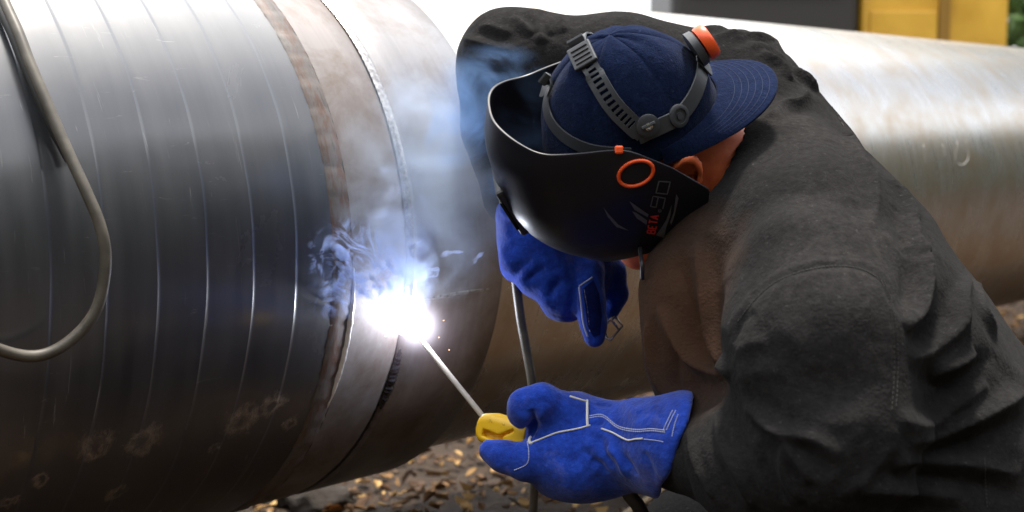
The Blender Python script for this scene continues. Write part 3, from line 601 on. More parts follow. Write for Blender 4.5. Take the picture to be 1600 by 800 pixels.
kp = ray(cap_b, 1074, 86); kax = unit(cv(.80, .55, .1)); kn_ = kp[0]+kax*.016
kb = lathe('knob_housing', kn_-kax*.008, kax, [(.022, 0), (.021, .008), (.017, .010), (.001, .010)], m_gy, helm, 24)
V = []; Fq = []
kno = lathe('adjuster_knob', kn_+kax*.003, kax, [(.0195, 0), (.0205, .002), (.0205, .010), (.018, .013), (.001, .013)], m_or, helm, 36)
for i, v in enumerate(kno.data.vertices):
    if i % 2 and 36 <= i < 108: pass
# chin strap cord
tube('cord', cr([sray(1000, 388, -.004), W(1003, 412, 1.46), W(1004, 436, 1.47)], 6), .0025, mbk, helm, 8)

# ================================================================ GLOVES
mgv = cloth('blue_suede', (.018, .066, .46), (.030, .095, .62), 600, .9, .2)
dirt = mgv.ramp(mgv.noise(11, 6, rough=.65), (.54, 0), (.74, 1)); dust2 = mgv.ramp(mgv.noise(17, 6, rough=.7, dist=.5), (.55, 0), (.72, 1)); mgv.set('Base Color', mgv.mix(mgv.math('MULTIPLY', dust2, .38), mgv.mix(mgv.math('MULTIPLY', dirt, .6), mgv.col, (.018, .024, .09)), (.20, .19, .34)))
nap = mgv.noise(55, 6, rough=.75); mgv.bump(nap, .45, .004); mgv.set('Base Color', mgv.mix(mgv.ramp(nap, (.38, .5), (.6, 0)), mgv.b.inputs['Base Color'].links[0].from_socket, (.006, .014, .13)))
mpipe = M('white_piping', (.62, .60, .56), .75).m
def glove(fs, lo, hi, h, name='glove'):
    V, Fq = nets(fs, lo, hi, h); return np_mesh(name, V, Fq, mgv.m, person, 2, 1)
# hand holding the electrode holder
hand = chain([(882, 672, 1.53, .042), (908, 694, 1.53, .052), (955, 694, 1.52, .046)])
hand += chain([(868, 718, 1.52, .036), (905, 722, 1.51, .040), (950, 708, 1.51, .040)])
index = chain([(884, 650, 1.505, .029), (846, 631, 1.495, .0225), (821, 632, 1.495, .0185), (813, 647, 1.505, .0145)])
thumb = chain([(872, 722, 1.50, .032), (824, 722, 1.495, .0225), (788, 712, 1.50, .0175), (766, 704, 1.505, .0125)])
f2 = chain([(884, 655, 1.55, .029), (850, 640, 1.56, .021), (838, 660, 1.575, .016), (846, 690, 1.575, .015)]); f3 = chain([(885, 672, 1.58, .028), (856, 660, 1.595, .020), (846, 686, 1.60, .016), (858, 706, 1.59, .015)]); f4 = chain([(890, 700, 1.60, .025), (866, 694, 1.61, .018), (858, 712, 1.60, .015), (868, 724, 1.59, .014)])
gaunt = chain([(950, 698, 1.52, .046), (1000, 695, 1.485, .050), (1062, 697, 1.44, .058), (1100, 697, 1.41, .060)])
ginn = chain([(1035, 696, 1.46, .038), (1062, 697, 1.44, .0475), (1120, 697, 1.40, .052)])
gA, gB = W(1078, 632, 1.43), W(1031, 768, 1.44); gN = unit(np.cross(gB-gA, FW+RT*.1)); gN = gN if gN[0] > 0 else -gN
def f_g1(p):
    d = fold(hand, p, .03)
    for fg in (index, f2, f3, f4, thumb): d = smin(d, fold(fg, p, .008), .010)
    g = -smin(-fold(gaunt, p, .02), -((p-gA)@gN), .006); d = smin(d, g, .018); d = np.maximum(d, -fold(ginn, p, .02))
    x, y, z = p.T; return d+.0022*np.sin(70*x+20*z)*np.sin(60*z-30*y+1)
gp = allw(hand+index+thumb+f2+f3+f4+gaunt); g1 = glove(f_g1, gp.min(0)-.07, gp.max(0)+.07, .0036)
def z6(*p): return [(900+x/4, 600+y/4) for x, y in p]
def z5(*p): return [(730+x/4, 590+y/4) for x, y in p]
strokes(g1, [(z6((150, 320), (170, 420), (240, 520)), -.006, .007), (z6((90, 480), (150, 500), (190, 560)), -.007, .006), (z6((250, 420), (330, 500), (380, 570)), -.005, .007), (z6((20, 420), (80, 440), (130, 500)), -.004, .007), (z6((420, 420), (460, 500), (490, 600)), -.004, .008), (z6((120, 130), (220, 140), (300, 190)), -.003, .008), (z6((200, 400), (270, 470), (310, 580)), .005, .007), (z5((420, 300), (470, 220), (500, 160)), .003, .008), (z5((400, 380), (420, 280), (400, 200)), -.010, .006), (z5((330, 330), (400, 300), (440, 260)), -.006, .006), (z6((60, 250), (130, 250), (180, 240)), -.005, .005),
    (z5((560, 480), (640, 520), (720, 500)), -.003, .010), (z6((400, 180), (350, 155), (300, 110)), .003, .008), (z6((380, 310), (470, 300), (560, 305)), -.003, .004)])
gb = beval(g1)
def piping(pts, r, b, par, off=.0006, mat=None, dash=False, name='piping'):
    c2 = cr([np.array(p, float) for p in pts], 8) if len(pts) > 2 else [np.array(pts[0])*(1-t)+np.array(pts[1])*t for t in np.linspace(0, 1, 16)]
    P3 = [sray(*q, off, b) for q in c2]; P3 = [q for q in P3 if q is not None]
    if len(P3) < 3: return
    P3 = np.array(P3); P3[1:-1] = (P3[:-2]+2*P3[1:-1]+P3[2:])/4
    seg = [P3[0]]
    for q in P3[1:]:
        if np.linalg.norm(q-seg[-1]) < .03: seg.append(q)
    if len(seg) < 3: return
    if not dash: return tube(name, seg, r, mat or mpipe, par, 7)
    V, Fq = [], []; d = cr(seg, 3)
    for i in range(0, len(d)-2, 3):
        a, b_ = d[i], d[i+2]; t = unit(b_-a); s = unit(np.cross(t, FW)); nn = np.cross(s, t); k = len(V)
        V += [a+s*r+nn*0, a-s*r, a-nn*r, a+nn*r, b_+s*r, b_-s*r, b_-nn*r, b_+nn*r]; Fq += [(k, k+2, k+6, k+4), (k+2, k+1, k+5, k+6), (k+1, k+3, k+7, k+5), (k+3, k, k+4, k+7), (k, k+3, k+1, k+2), (k+4, k+6, k+5, k+7)]
    return mesh(name, V, Fq, mat or mpipe, par, False)
piping(z5((385, 415), (460, 385), (560, 345), (680, 322), (770, 300)), .0011, gb, g1)
piping([(829, 684), (827, 690), (831, 694)], .0018, gb, g1)
piping(z6((68, 105), (70, 180), (72, 270)), .0016, gb, g1)
piping(z5((640, 120), (700, 138), (742, 150)), .0014, gb, g1)
piping(z6((160, 280), (230, 305), (320, 350), (370, 345), (418, 342)), .0011, gb, g1)
mst = M('pale_stitching', (.42, .45, .62), .8).m
for off in (0, 12): piping(z6((85, 200+off), (170, 195+off), (260, 262+off), (370, 285+off), (470, 280+off), (560, 290+off)), .0007, gb, g1, .0003, mst, True, 'stitching')
for dx in (0, 20): piping(z6((605+dx, 165), (575+dx, 225), (545+dx, 290)), .0007, gb, g1, .0003, mst, True, 'stitching')
piping(z6((425, 345), (490, 352), (548, 362)), .0006, gb, g1, .0003, mst, True, 'stitching'); piping(z6((640, 190), (618, 250), (600, 330)), .0006, gb, g1, .0003, mst, True, 'stitching')
piping(z5((375, 400), (385, 470), (372, 540), (290, 580)), .0006, gb, g1, .0003, mst, True, 'stitching')
# hand on the pipe, lit by the arc
hand2 = chain([(838, 325, 1.695, 0.0441), (850, 372, 1.685, 0.0515), (872, 425, 1.670, 0.0462)])+chain([(845, 370, 1.695, 0.0483), (890, 395, 1.695, 0.0462), (915, 420, 1.685, 0.0378)])
kn2 = [chain([(840, 380, 1.675, 0.0357), (812, 402, 1.665, 0.0252), (806, 415, 1.685, 0.0199), (820, 410, 1.715, 0.0189)]), chain([(855, 400, 1.665, 0.0315), (838, 428, 1.655, 0.0242), (836, 440, 1.675, 0.0199), (848, 432, 1.705, 0.0189)]), chain([(872, 420, 1.655, 0.0315), (870, 458, 1.645, 0.0242), (872, 472, 1.660, 0.0210), (880, 462, 1.695, 0.0189)]),
       chain([(885, 430, 1.650, 0.0294), (892, 465, 1.645, 0.0231), (893, 480, 1.660, 0.0189)])]
idx2 = chain([(915, 430, 1.645, 0.0252), (922, 470, 1.630, 0.0205), (927, 505, 1.625, 0.0173), (929, 526, 1.625, 0.0152)]); th2 = chain([(915, 400, 1.685, 0.0336), (950, 428, 1.695, 0.0231), (964, 458, 1.705, 0.0158), (952, 488, 1.705, 0.0126)])
ga2 = chain([(828, 280, 1.685, 0.0483), (832, 310, 1.690, 0.0451), (840, 335, 1.695, 0.0441)])
def f_g2(p):
    d = fold(hand2, p, .03)
    for fg in kn2: d = smin(d, fold(fg, p, .008), .010)
    for fg in (idx2, th2): d = smin(d, fold(fg, p, .006), .006)
    d = smin(d, fold(ga2, p, .02), .02); x, y, z = p.T; return d+.0018*np.sin(80*x+20*z)*np.sin(70*z-30*y+1)
gp = allw(hand2+idx2+th2+ga2+sum(kn2, [])); g2 = glove(f_g2, gp.min(0)-.07, gp.max(0)+.07, .0042)
def zu(*p): return [(760+x/2.963, 290+y/2.963) for x, y in p]
strokes(g2, [(zu((130, 120), (110, 190), (150, 240)), -.004, .007), (zu((60, 110), (130, 150), (200, 160)), .005, .007), (zu((290, 525), (310, 470), (350, 430)), -.010, .006), (zu((180, 450), (220, 410), (270, 380)), -.008, .006), (zu((120, 430), (160, 380), (210, 350)), -.006, .007), (zu((385, 620), (390, 560), (400, 480)), -.006, .005), (zu((420, 450), (415, 540), (420, 600)), -.004, .005), (zu((300, 300), (340, 360), (360, 420)), .002, .012)])
g2b = beval(g2)
piping(zu((430, 470), (440, 560), (450, 640), (470, 700)), .0012, g2b, g2, .0003, mst); piping(zu((430, 465), (460, 445), (490, 425)), .0010, g2b, g2, .0003, mst); piping(zu((452, 480), (468, 570), (480, 680)), .0006, g2b, g2, .0003, mst, True, 'stitching')
def panel(name, poly, b, par, mat, off=.0008):
    bm = bmesh.new(); f = bm.faces.new([bm.verts.new((x, y, 0)) for x, y in poly]); bmesh.ops.triangulate(bm, faces=[f]); bmesh.ops.subdivide_edges(bm, edges=bm.edges[:], cuts=5, use_grid_fill=True)
    bad = []
    for v in bm.verts:
        q = sray(v.co.x, v.co.y, off, b)
        if q is None: bad.append(v)
        else: v.co = Vector(q)
    bmesh.ops.delete(bm, geom=bad, context='VERTS'); me = bpy.data.meshes.new(name); bm.to_mesh(me); bm.free(); return link(name, me, mat, par)
dkp = cloth('navy_leather', (.008, .014, .085), (.012, .02, .12), 600)
panel('finger_panel', zu((446, 480), (495, 438), (520, 500), (533, 600), (525, 690), (495, 700), (470, 650)), g2b, g2, dkp.m)
clip = empty('wire_clip', W(955, 512, 1.68), 'small steel wire clip hanging under the upper blue glove', 'clip')
def wire(pts): return tube('wire', [W(x, y, 1.68) for x, y in pts], .0017, m_st, clip, 7)
wire(zu((545, 700), (575, 715), (630, 650), (600, 612))); wire(zu((545, 640), (580, 625), (615, 670))); wire(zu((560, 700), (540, 660), (590, 600))); wire(zu((590, 630), (605, 655)))

# ================================================================ ELECTRODE HOLDER, ROD, ARC
ARC = pp(SW, -14.0, R+.010)
hold = empty('electrode_holder', W(800, 675, 1.545), 'yellow electrode holder gripped in the lower blue glove', 'electrode holder')
m_ye = M('yellow_insulator', (.72, .40, .015), .42); yn = m_ye.noise(60, 5, rough=.7); m_ye.set('Base Color', m_ye.mix(m_ye.ramp(yn, (.62, 0), (.75, 1)), (.85, .50, .012), (.20, .11, .02))); m_ye.bump(yn, .2, .001); m_ye = m_ye.m
hA, hB = W(757, 667, 1.565), W(835, 688, 1.535); hd = unit(hB-hA); hs = unit(np.cross(hd, FW)); hs = hs if hs@UP > 0 else -hs; hn3 = np.cross(hd, hs)
def f_h(p):
    q = p-hA; x, y, z = q@hd, q@hs, q@hn3; L = .062
    hw = np.interp(x, [-.004, .0, .012, .045, .062], [.010, .016, .019, .0175, .014])
    d = np.maximum(np.sqrt(np.maximum(np.abs(y)-hw+.008, 0)**2+np.maximum(np.abs(z)-.007, 0)**2)-.009, np.maximum(-.004-x, x-L))
    slot = np.maximum(np.abs(y+.006+.10*(x-.02))-.0042, np.abs(x-.020)-.014); d = np.maximum(d, -np.maximum(slot, -(np.abs(z)-.006)*1))
    sl2 = np.maximum(np.abs(y-.002-.7*(x-.038))-.0022, np.abs(x-.036)-.010); return np.maximum(d, -np.maximum(sl2, .010-np.abs(z)))
V, Fq = nets(f_h, hA-.05, hA+[.10, .08, .05], .0016); np_mesh('jaw_cover', V, Fq, m_ye, hold, 3)
m_cu = M('copper', (.70, .30, .15), .35, .9).m; m_rb = M('black_rubber', (.018, .017, .016), .55); m_rb.bump(m_rb.noise(120, 3), .2, .001); m_rb = m_rb.m
tube('handle', [W(822, 682, 1.54), W(870, 694, 1.53), W(930, 712, 1.52), W(955, 730, 1.515)], [.013, .015, .015, .012], m_rb, hold, 16)
lathe('screw', W(815, 665, 1.535), cv(-.3, .2, .9), [(.006, 0), (.006, .006), (.003, .008), (.0005, .008)], m_cu, hold, 16)
tube('cable', cr([W(945, 722, 1.515), W(966, 748, 1.50), W(985, 775, 1.50), W(1003, 802, 1.51), W(1030, 880, 1.56), W(1060, 1010, 1.7)], 8), .0085, m_rb, hold, 14)
rod = empty('welding_electrode', hA, 'thin grey welding rod reaching from the yellow holder to the arc', 'welding rod')
m_fl = M('flux_coating', (.42, .38, .33), .8); m_fl.bump(m_fl.noise(300, 3), .3, .001); m_fl = m_fl.m
r1 = W(762, 660, 1.565); tube('flux_coating', [ARC+(r1-ARC)*t for t in (.03, .3, .6, .95)], [.0030, .0036, .0036, .0036], m_fl, rod, 12)
tube('core_wire', [r1+(r1-ARC)*-.06, r1+(r1-ARC)*.05], .0019, m_st, rod, 10)
arc = empty('welding_arc', ARC, 'blinding white welding arc at the pipe joint', 'welding arc')
def emis(name, col, st):
    m = bpy.data.materials.new(name); m.use_nodes = True; n = m.node_tree.nodes; n.clear(); o = n.new('ShaderNodeOutputMaterial'); e = n.new('ShaderNodeEmission'); e.inputs[0].default_value = (*col, 1); e.inputs[1].default_value = st; m.node_tree.links.new(e.outputs[0], o.inputs[0]); return m
bm = bmesh.new(); bmesh.ops.create_icosphere(bm, subdivisions=4, radius=1)
for q in bm.verts: p = np.array(q.co); k = .016*(1+.22*math.sin(5*p[0]+1)*math.sin(6*p[2])+.12*math.sin(11*p[1]+2)); q.co = Vector(ARC+p*k+np.array([.002, 0, .016])*max(0, p[2])**2*1.6)
me = bpy.data.meshes.new('plasma'); bm.to_mesh(me); bm.free(); link('plasma', me, emis('arc_plasma', (1, .95, 1), 12), arc)
def vol(name, build):
    m = bpy.data.materials.new(name); m.use_nodes = True; n, l = m.node_tree.nodes, m.node_tree.links; n.clear(); o = n.new('ShaderNodeOutputMaterial'); build(m, n, l, o); return m
def glow(m, n, l, o):
    t = n.new('ShaderNodeTexCoord'); v = n.new('ShaderNodeVectorMath'); v.operation = 'DISTANCE'; l.new(t.outputs['Object'], v.inputs[0]); v.inputs[1].default_value = (0, 0, 0)
    r = n.new('ShaderNodeMapRange'); r.inputs['From Min'].default_value = .15; r.inputs['From Max'].default_value = 1; r.inputs['To Min'].default_value = 1; r.inputs['To Max'].default_value = 0; l.new(v.outputs['Value'], r.inputs['Value'])
    p = n.new('ShaderNodeMath'); p.operation = 'POWER'; l.new(r.outputs[0], p.inputs[0]); p.inputs[1].default_value = 4.; k = n.new('ShaderNodeMath'); k.operation = 'MULTIPLY'; l.new(p.outputs[0], k.inputs[0]); k.inputs[1].default_value = GLOW
    e = n.new('ShaderNodeEmission'); e.inputs[0].default_value = (.86, .84, 1, 1); l.new(k.outputs[0], e.inputs[1]); l.new(e.outputs[0], o.inputs['Volume'])
GLOW = 60.
bm = bmesh.new(); bmesh.ops.create_icosphere(bm, subdivisions=3, radius=1); me = bpy.data.meshes.new('arc_bloom'); bm.to_mesh(me); bm.free()
GLOW2 = None
gg = link('arc_bloom', me, vol('arc_bloom', glow), arc); gg.matrix_parent_inverse = Matrix(); gg.scale = (.058,)*3; gg.location = Vector(-NRM*.014+np.array([0, 0, .003]))  # camera bloom round the arc, added as an emitting volume
GLOW = 2.0
hal = link('arc_bloom', me.copy(), None, arc); hal.data.materials.clear(); hal.data.materials.append(vol('faint_glow', glow)); hal.data.materials[0].node_tree.nodes['Emission'].inputs[0].default_value = (1, .72, .92, 1); hal.matrix_parent_inverse = Matrix(); hal.scale = (.11,)*3; hal.location = Vector(-NRM*.02)  # wider pinkish halo of the bloom, also added as emission
pl = bpy.data.lights.new('arc_light', 'POINT'); pl.energy = 1.0; pl.color = (.80, .86, 1); pl.shadow_soft_size = .018; plo = bpy.data.objects.new('arc_light', pl); C.objects.link(plo); plo.parent = arc; plo.location = Vector(-NRM*.045+np.array([0, 0, .004]))
# sparks
V, Fq = [], []; bm = bmesh.new(); bmesh.ops.create_icosphere(bm, subdivisions=1, radius=1); iv = np.array([q.co[:] for q in bm.verts]); fi = [tuple(v.index for v in f.verts) for f in bm.faces]; bm.free()
for i in range(6):
    dv = rng.normal(0, 1, 3); dv -= NRM*abs(dv@NRM)*1.5; dv = unit(dv); c = ARC+dv*rng.gamma(2, .035); r_ = rng.uniform(.0002, .0006); k = len(V)
    V += list(c+iv*r_); Fq += [tuple(k+x for x in f) for f in fi]
tag(mesh('sparks', V, Fq, emis('hot_metal', (1, .6, .3), 6)), 'tiny hot sparks flying off the welding arc', 'sparks', None, 'stuff')
# ================================================================ CABLES
m_gc = M('grey_cable', (.23, .21, .185), .5); gnn = m_gc.noise(40, 5); m_gc.set('Base Color', m_gc.ramp(gnn, (.35, (.055, .046, .034)), (.7, (.105, .09, .068)))); m_gc.bump(gnn, .2, .001); m_gc = m_gc.m
def oncyl(px, py, gap):
    o_ = EYE-A0; v = W(px, py, 1)-EYE; op = o_-DIR*(o_@DIR); vq = v-DIR*(v@DIR); RR = R+gap; a, b, c = vq@vq, 2*op@vq, op@op-RR*RR; t = (-b-math.sqrt(max(0, b*b-4*a*c)))/(2*a); return EYE+t*v
SCB = float((oncyl(20, 32, .016)-A0)@DIR)
tube('welding_cable', cr([pp(SCB+.01, 110, R+.016), pp(SCB+.008, 75, R+.016), pp(SCB+.003, 55, R+.016), oncyl(20, 32, .016), oncyl(47, 100, .018), oncyl(75, 165, .022), oncyl(105, 235, .03), oncyl(135, 300, .042), oncyl(157, 355, .05), oncyl(165, 410, .052), oncyl(152, 480, .05), oncyl(115, 528, .045), oncyl(65, 555, .04), oncyl(10, 550, .035), oncyl(-60, 515, .03), oncyl(-160, 440, .03), oncyl(-260, 300, .025), oncyl(-300, 100, .02), pp(.18, 80, R+.018)], 8), .0064, m_gc, None, 16)
tag(C.objects['welding_cable'], 'grey cable looping down over the black pipe at the far left', 'cable', 'welding cables')
tube('welding_cable', cr([pp(SCB+.0, 110, R+.0098), pp(SCB-.002, 75, R+.0098), pp(SCB-.006, 55, R+.0098), oncyl(10, 32, .0098), oncyl(35, 90, .0095), oncyl(60, 150, .0095), oncyl(80, 195, .0095), oncyl(98, 228, .011), oncyl(110, 250, .014)], 8), .0062, m_rb, None, 14)
tag(C.objects['welding_cable.001'], 'black cable beside the grey one, lying flat on the pipe at the top left', 'cable', 'welding cables')
tube('welding_cable', cr([W(800, 395, 1.68), W(806, 440, 1.69), W(814, 500, 1.70), W(824, 555, 1.70), W(832, 605, 1.70), W(836, 680, 1.72), W(835, 760, 1.76), W(834, 840, 1.80), W(850, 1010, 1.95), W(930, 1110, 2.2)], 8), .0062, m_gc, None, 14)
tag(C.objects['welding_cable.002'], 'grey cable hanging straight down between the two blue gloves', 'cable', 'welding cables')
st_ = M('pale_wood', (.42, .32, .2), .8); st_.bump(st_.noise(80, 4), .5, .003)
tube('stick', cr([W(940, 830, 2.35), W(985, 797, 2.45), W(1028, 768, 2.55), W(1075, 735, 2.7)], 5), .0055, st_.m, None, 8); tag(C.objects['stick'], 'pale thin stick lying on the ground under the lower gauntlet', 'stick')
# ================================================================ BACKGROUND: excavator and tree
m_yl = M('machine_yellow', (.62, .33, .02), .45); n_ = m_yl.noise(3, 5); m_yl.set('Base Color', m_yl.ramp(n_, (.35, (.50, .27, .02)), (.7, (.72, .42, .05)))); m_yl = m_yl.m
m_dk = M('dark_paint', (.03, .026, .024), .5).m; m_tk = M('track_steel', (.07, .06, .05), .7, .3).m
ex = empty('excavator', (2.55, 7.4, 0), 'yellow excavator with dark cab parked behind the pipe at the upper right', 'excavator')
D_ = 7.2; xl, xr = W(1331, 20, D_)[0], W(1557, 20, D_)[0]; xd = W(1040, 20, D_)[0]
box('engine_cover', ((xl+xr)/2, 7.65, 1.45), (xr-xl, 1.1, 1.3), m_yl, ex, None, .04); box('cab', ((xl+xd)/2-.01, 7.62, 1.6), (xl-xd-.02, 1.1, 1.6), m_dk, ex, None, .05)
box('access_panel', (xl+(xr-xl)*.55, 7.085, 1.50), (.06, .03, .9), M('panel_gap', (.25, .13, .012), .6).m, ex, None, .005)
box('access_panel', (xl+(xr-xl)*.28, 7.088, 1.22), ((xr-xl)*.45, .03, .5), m_yl, ex, None, .008)
box('window', ((xl+xd)/2, 7.06, 1.9), ((xl-xd)*.8, .03, .7), M('cab_glass', (.02, .025, .03), .05).m, ex, None, .01)
for yy in (7.25, 8.35):
    pts = [(xd-.3+x*(xr-xd+.6), yy, z) for x, z in ((.0, .42), (.06, .66), (.2, .72), (.8, .72), (.94, .66), (1., .42), (.94, .16), (.8, .08), (.2, .08), (.06, .16), (0, .42))]
    V, Fq = [], []
    for x, y, z in pts[:-1]: V += [(x, y-.2, z), (x, y+.2, z)]
    n10 = len(pts)-1; Fq = [(2*i, 2*i+1, 2*((i+1) % n10)+1, 2*((i+1) % n10)) for i in range(n10)]+[tuple(2*i for i in range(n10)), tuple(2*i+1 for i in range(n10))[::-1]]
    mesh('track', V, Fq, m_tk, ex, False)
    for k in range(5): lathe('roller', (xd+.1+k*(xr-xd-.2)/4, yy-.21, .38), (0, -1, 0), [(.14, 0), (.14, .05), (.05, .07), (.01, .07)], m_dk, ex, 18)
box('turntable', ((xl+xd)/2+.3, 7.75, .82), (1.0, .9, .25), m_dk, ex, None, .03)
bx = [(xd-.05, 7.6, 2.0), (xd-.9, 7.6, 3.6), (xd-2.1, 7.6, 3.7), (xd-3.0, 7.6, 2.6)]
for a_, b_ in zip(bx[:-1], bx[1:]):
    a_, b_ = np.array(a_), np.array(b_); dd_ = unit(b_-a_); box('boom', (a_+b_)/2, (float(np.linalg.norm(b_-a_))+.15, .3, .38), m_yl, ex, [dd_, [0, 1, 0], np.cross(dd_, [0, 1, 0])], .03)
def tree(loc, h, rx, nleaf, label, seed):
    r_ = np.random.default_rng(seed); loc = np.array(loc, float); t = empty('tree', loc, label, 'tree', 'trees behind the pipe'); bk = M('bark', (.10, .075, .055), .9); bk.bump(bk.noise(20, 5), .8, .02)
    tube('trunk', cr([loc, loc+[.05, 0, h*.3], loc+[-.04, .05, h*.6], loc+[.02, 0, h*.92]], 5), list(np.linspace(.14, .02, 16)), bk.m, t, 10)
    cents = [loc+np.array([r_.normal(0, .45)*rx, r_.normal(0, .45)*rx, h*(.32+.6*r_.random())]) for _ in range(34)]
    for c in cents[:10]: tube('limb', cr([loc+[0, 0, c[2]*.7], (loc+[0, 0, c[2]*.8])*.4+c*.6, c], 4), list(np.linspace(.05, .008, 9)), bk.m, t, 6)
    V, Fq = [], []
    for i in range(nleaf):
        c = cents[r_.integers(34)]+r_.normal(0, .2, 3)*rx*.9; u = unit(r_.normal(0, 1, 3)); v = unit(np.cross(u, r_.normal(0, 1, 3))); s = r_.uniform(.05, .11); k = len(V)
        V += [c-u*s, c+v*s*.5, c+u*s, c-v*s*.5]; Fq.append((k, k+1, k+2, k+3))
    lf = M('leaves', (.05, .10, .02), .6); ln = lf.noise(1.5, 5); lf.set('Base Color', lf.ramp(ln, (.3, (.025, .055, .012)), (.7, (.09, .16, .035)))); o = mesh('crown', V, Fq, lf.m, t, False); return t
tree((4.85, 10.8, 0), 4.6, 1.7, 26000, 'leafy green tree at the upper right corner beside the excavator', 3)
# ================================================================ SMOKE
def smoke_mat(name, dens, col, scale, lo, hi, dist, aniso=.2, pw=1.5):
    def b(m, n, l, o):
        t = n.new('ShaderNodeTexCoord'); v = n.new('ShaderNodeVectorMath'); v.operation = 'LENGTH'; l.new(t.outputs['Object'], v.inputs[0])
        r = n.new('ShaderNodeMapRange'); r.inputs['From Min'].default_value = .15; r.inputs['From Max'].default_value = 1; r.inputs['To Min'].default_value = 1; r.inputs['To Max'].default_value = 0; l.new(v.outputs['Value'], r.inputs['Value'])
        g = n.new('ShaderNodeNewGeometry'); nz = n.new('ShaderNodeTexNoise'); nz.inputs['Scale'].default_value = scale; nz.inputs['Detail'].default_value = 5; nz.inputs['Roughness'].default_value = .6; nz.inputs['Distortion'].default_value = dist; l.new(g.outputs['Position'], nz.inputs['Vector'])
        q = n.new('ShaderNodeMapRange'); q.inputs['From Min'].default_value = lo; q.inputs['From Max'].default_value = hi; l.new(nz.outputs['Fac'], q.inputs['Value'])
        p = n.new('ShaderNodeMath'); p.operation = 'POWER'; l.new(q.outputs[0], p.inputs[0]); p.inputs[1].default_value = pw
        k = n.new('ShaderNodeMath'); k.operation = 'MULTIPLY'; l.new(p.outputs[0], k.inputs[0]); l.new(r.outputs[0], k.inputs[1]); k2 = n.new('ShaderNodeMath'); k2.operation = 'MULTIPLY'; l.new(k.outputs[0], k2.inputs[0]); k2.inputs[1].default_value = dens
        s = n.new('ShaderNodeVolumePrincipled'); s.inputs['Color'].default_value = (*col, 1); s.inputs['Anisotropy'].default_value = aniso; l.new(k2.outputs[0], s.inputs['Density']); l.new(s.outputs[0], o.inputs['Volume'])
    return vol(name, b)
def puff(c, sz, rot, mat, label):
    bm = bmesh.new(); bmesh.ops.create_icosphere(bm, subdivisions=3, radius=1); me = bpy.data.meshes.new('smoke'); bm.to_mesh(me); bm.free(); o = link('smoke', me, mat); o.location = c; o.scale = sz; o.rotation_euler = (0, rot, 0); return tag(o, label, 'smoke', 'welding smoke', 'stuff')
puff(W(624, 424, 1.69), (.055, .035, .07), 0, smoke_mat('smoke_dense', 150, (.55, .68, 1), 22, .40, .72, 1.5), 'bright blue-white smoke boiling up from the arc')
puff(W(525, 418, 1.65), (.11, .03, .07), 0, smoke_mat('smoke_wisps', 260, (.45, .58, 1), 26, .53, .64, 2.5), 'thin blue curls of smoke drifting left of the arc')
puff(W(625, 345, 1.675), (.05, .035, .11), -.1, smoke_mat('smoke_column', 55, (.58, .70, 1), 15, .42, .70, 1.8), 'blue-white column of smoke climbing the weld seam above the arc')
puff(W(670, 250, 1.66), (.15, .06, .20), .15, smoke_mat('smoke_haze', 24, (.68, .80, 1), 9, .38, .75, 1.2), 'pale haze of smoke in front of the bare pipe end')
puff(W(775, 190, 1.565), (.10, .04, .10), 0, smoke_mat('smoke_blue', 60, (.32, .55, 1), 11, .42, .72, 1.2), 'blue smoke rolling over the rim of the welding mask')

m_ck = M('chalk', (.30, .29, .27), .9).m
for pl_ in ([(1495, 222), (1492, 250), (1503, 258), (1512, 247), (1508, 220)], [(1472, 226), (1476, 246)], [(1442, 226), (1445, 258)]):
    tube('chalk_mark', cr([oncyl(x, y, -.0235) for x, y in pl_], 6), .0026, m_ck, pipe2, 6)

# fine curls of smoke close to the arc
def zc(*p): return [(480+x/2.353, 380+y/2.353) for x, y in p]
def zd(*p): return [(200+x/2.667, 200+y/2.667) for x, y in p]
m_wsp = smoke_mat('smoke_filament', 420, (.55, .66, 1), 60, .30, .62, 1.0)
def fil(m, n, l, o):
    g = n.new('ShaderNodeNewGeometry'); nz = n.new('ShaderNodeTexNoise'); nz.inputs['Scale'].default_value = 70; nz.inputs['Detail'].default_value = 3; l.new(g.outputs['Position'], nz.inputs['Vector'])
    q = n.new('ShaderNodeMapRange'); q.inputs['From Min'].default_value = .36; q.inputs['From Max'].default_value = .66; q.inputs['To Max'].default_value = 240; l.new(nz.outputs['Fac'], q.inputs['Value'])
    s_ = n.new('ShaderNodeVolumePrincipled'); s_.inputs['Color'].default_value = (.6, .7, 1, 1); l.new(q.outputs[0], s_.inputs['Density']); l.new(s_.outputs[0], o.inputs['Volume'])
m_fil = vol('smoke_filament', fil); curls = []
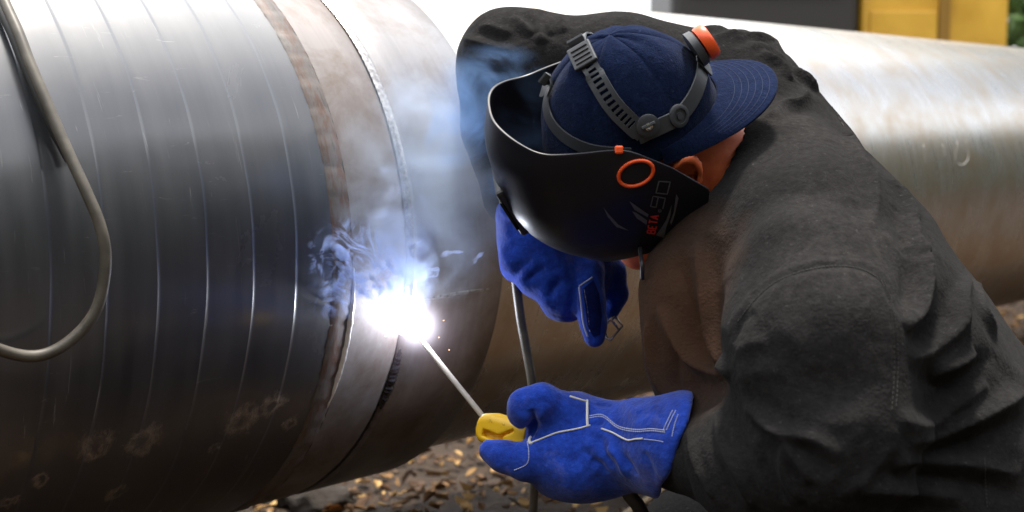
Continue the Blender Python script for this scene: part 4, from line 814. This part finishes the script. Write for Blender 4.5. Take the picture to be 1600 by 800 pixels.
for k, pl_ in enumerate((zc((5, 215), (40, 210), (80, 207), (120, 198)), zc((25, 65), (45, 80), (50, 100), (30, 115)), zc((400, 120), (440, 100), (478, 98), (470, 118), (430, 128)), zc((470, 60), (520, 35), (575, 32)), zc((600, 84), (622, 55), (650, 32)), zc((232, 50), (232, 105), (255, 150), (305, 182)), zc((185, 120), (215, 180), (240, 165), (250, 130)),
        zd((740, 575), (755, 552), (795, 556), (803, 588), (775, 604), (790, 626)), zd((640, 625), (668, 596), (700, 580)), zd((752, 722), (800, 716), (880, 700)), zd((880, 505), (905, 525), (925, 500)), zd((830, 600), (860, 560), (900, 590), (880, 620)), zc((330, 20), (300, 60), (320, 110), (360, 90)), zc((400, 60), (380, 20), (420, -10)), zc((260, 200), (275, 160), (268, 120)))):
    c2 = [W(x, y, 1.655+.012*math.sin(k*2.3)) for x, y in pl_]; c3 = cr(c2, 7); m_ = len(c3); rr = [.0006+.0026*math.sin(math.pi*(i+.5)/m_)*(1+.4*math.sin(i*.9+k)) for i in range(m_)]
    tag(tube('smoke_curl', c3, rr, m_fil, None, 8), None, None, 'smoke curls', 'stuff'); curls.append(c3)
co_ = [o for o in C.objects if o.name.startswith('smoke_curl')]; base = co_[0]; V, Fq = [], []
for o in co_:
    k = len(V); V += [tuple(v.co) for v in o.data.vertices]; Fq += [tuple(k+i for i in p.vertices) for p in o.data.polygons]
for o in co_: bpy.data.objects.remove(o)
tag(mesh('smoke_curls', V, Fq, m_fil), 'fine bright filaments of smoke curling around the arc', 'smoke', 'welding smoke', 'stuff')

# topstitching on the jacket
jb = bvh_of(jacket); m_ts = M('jacket_thread', (.045, .043, .042), 1, Specular_IOR_Level=0.).m
for pts in (z8((292, 232), (345, 165), (410, 112), (505, 78), (600, 68), (675, 84), (725, 125), (750, 195)), z8((712, 100), (738, 170), (752, 260), (756, 380), (750, 500)), z8((724, 110), (750, 180), (764, 270), (768, 380), (762, 490)), z8((1026, 640), (1028, 700), (1033, 790)), z7((560, 270), (640, 400), (720, 540), (735, 680))):
    piping(pts, .0007, jb, jacket, .0003, m_ts, True, 'stitching')
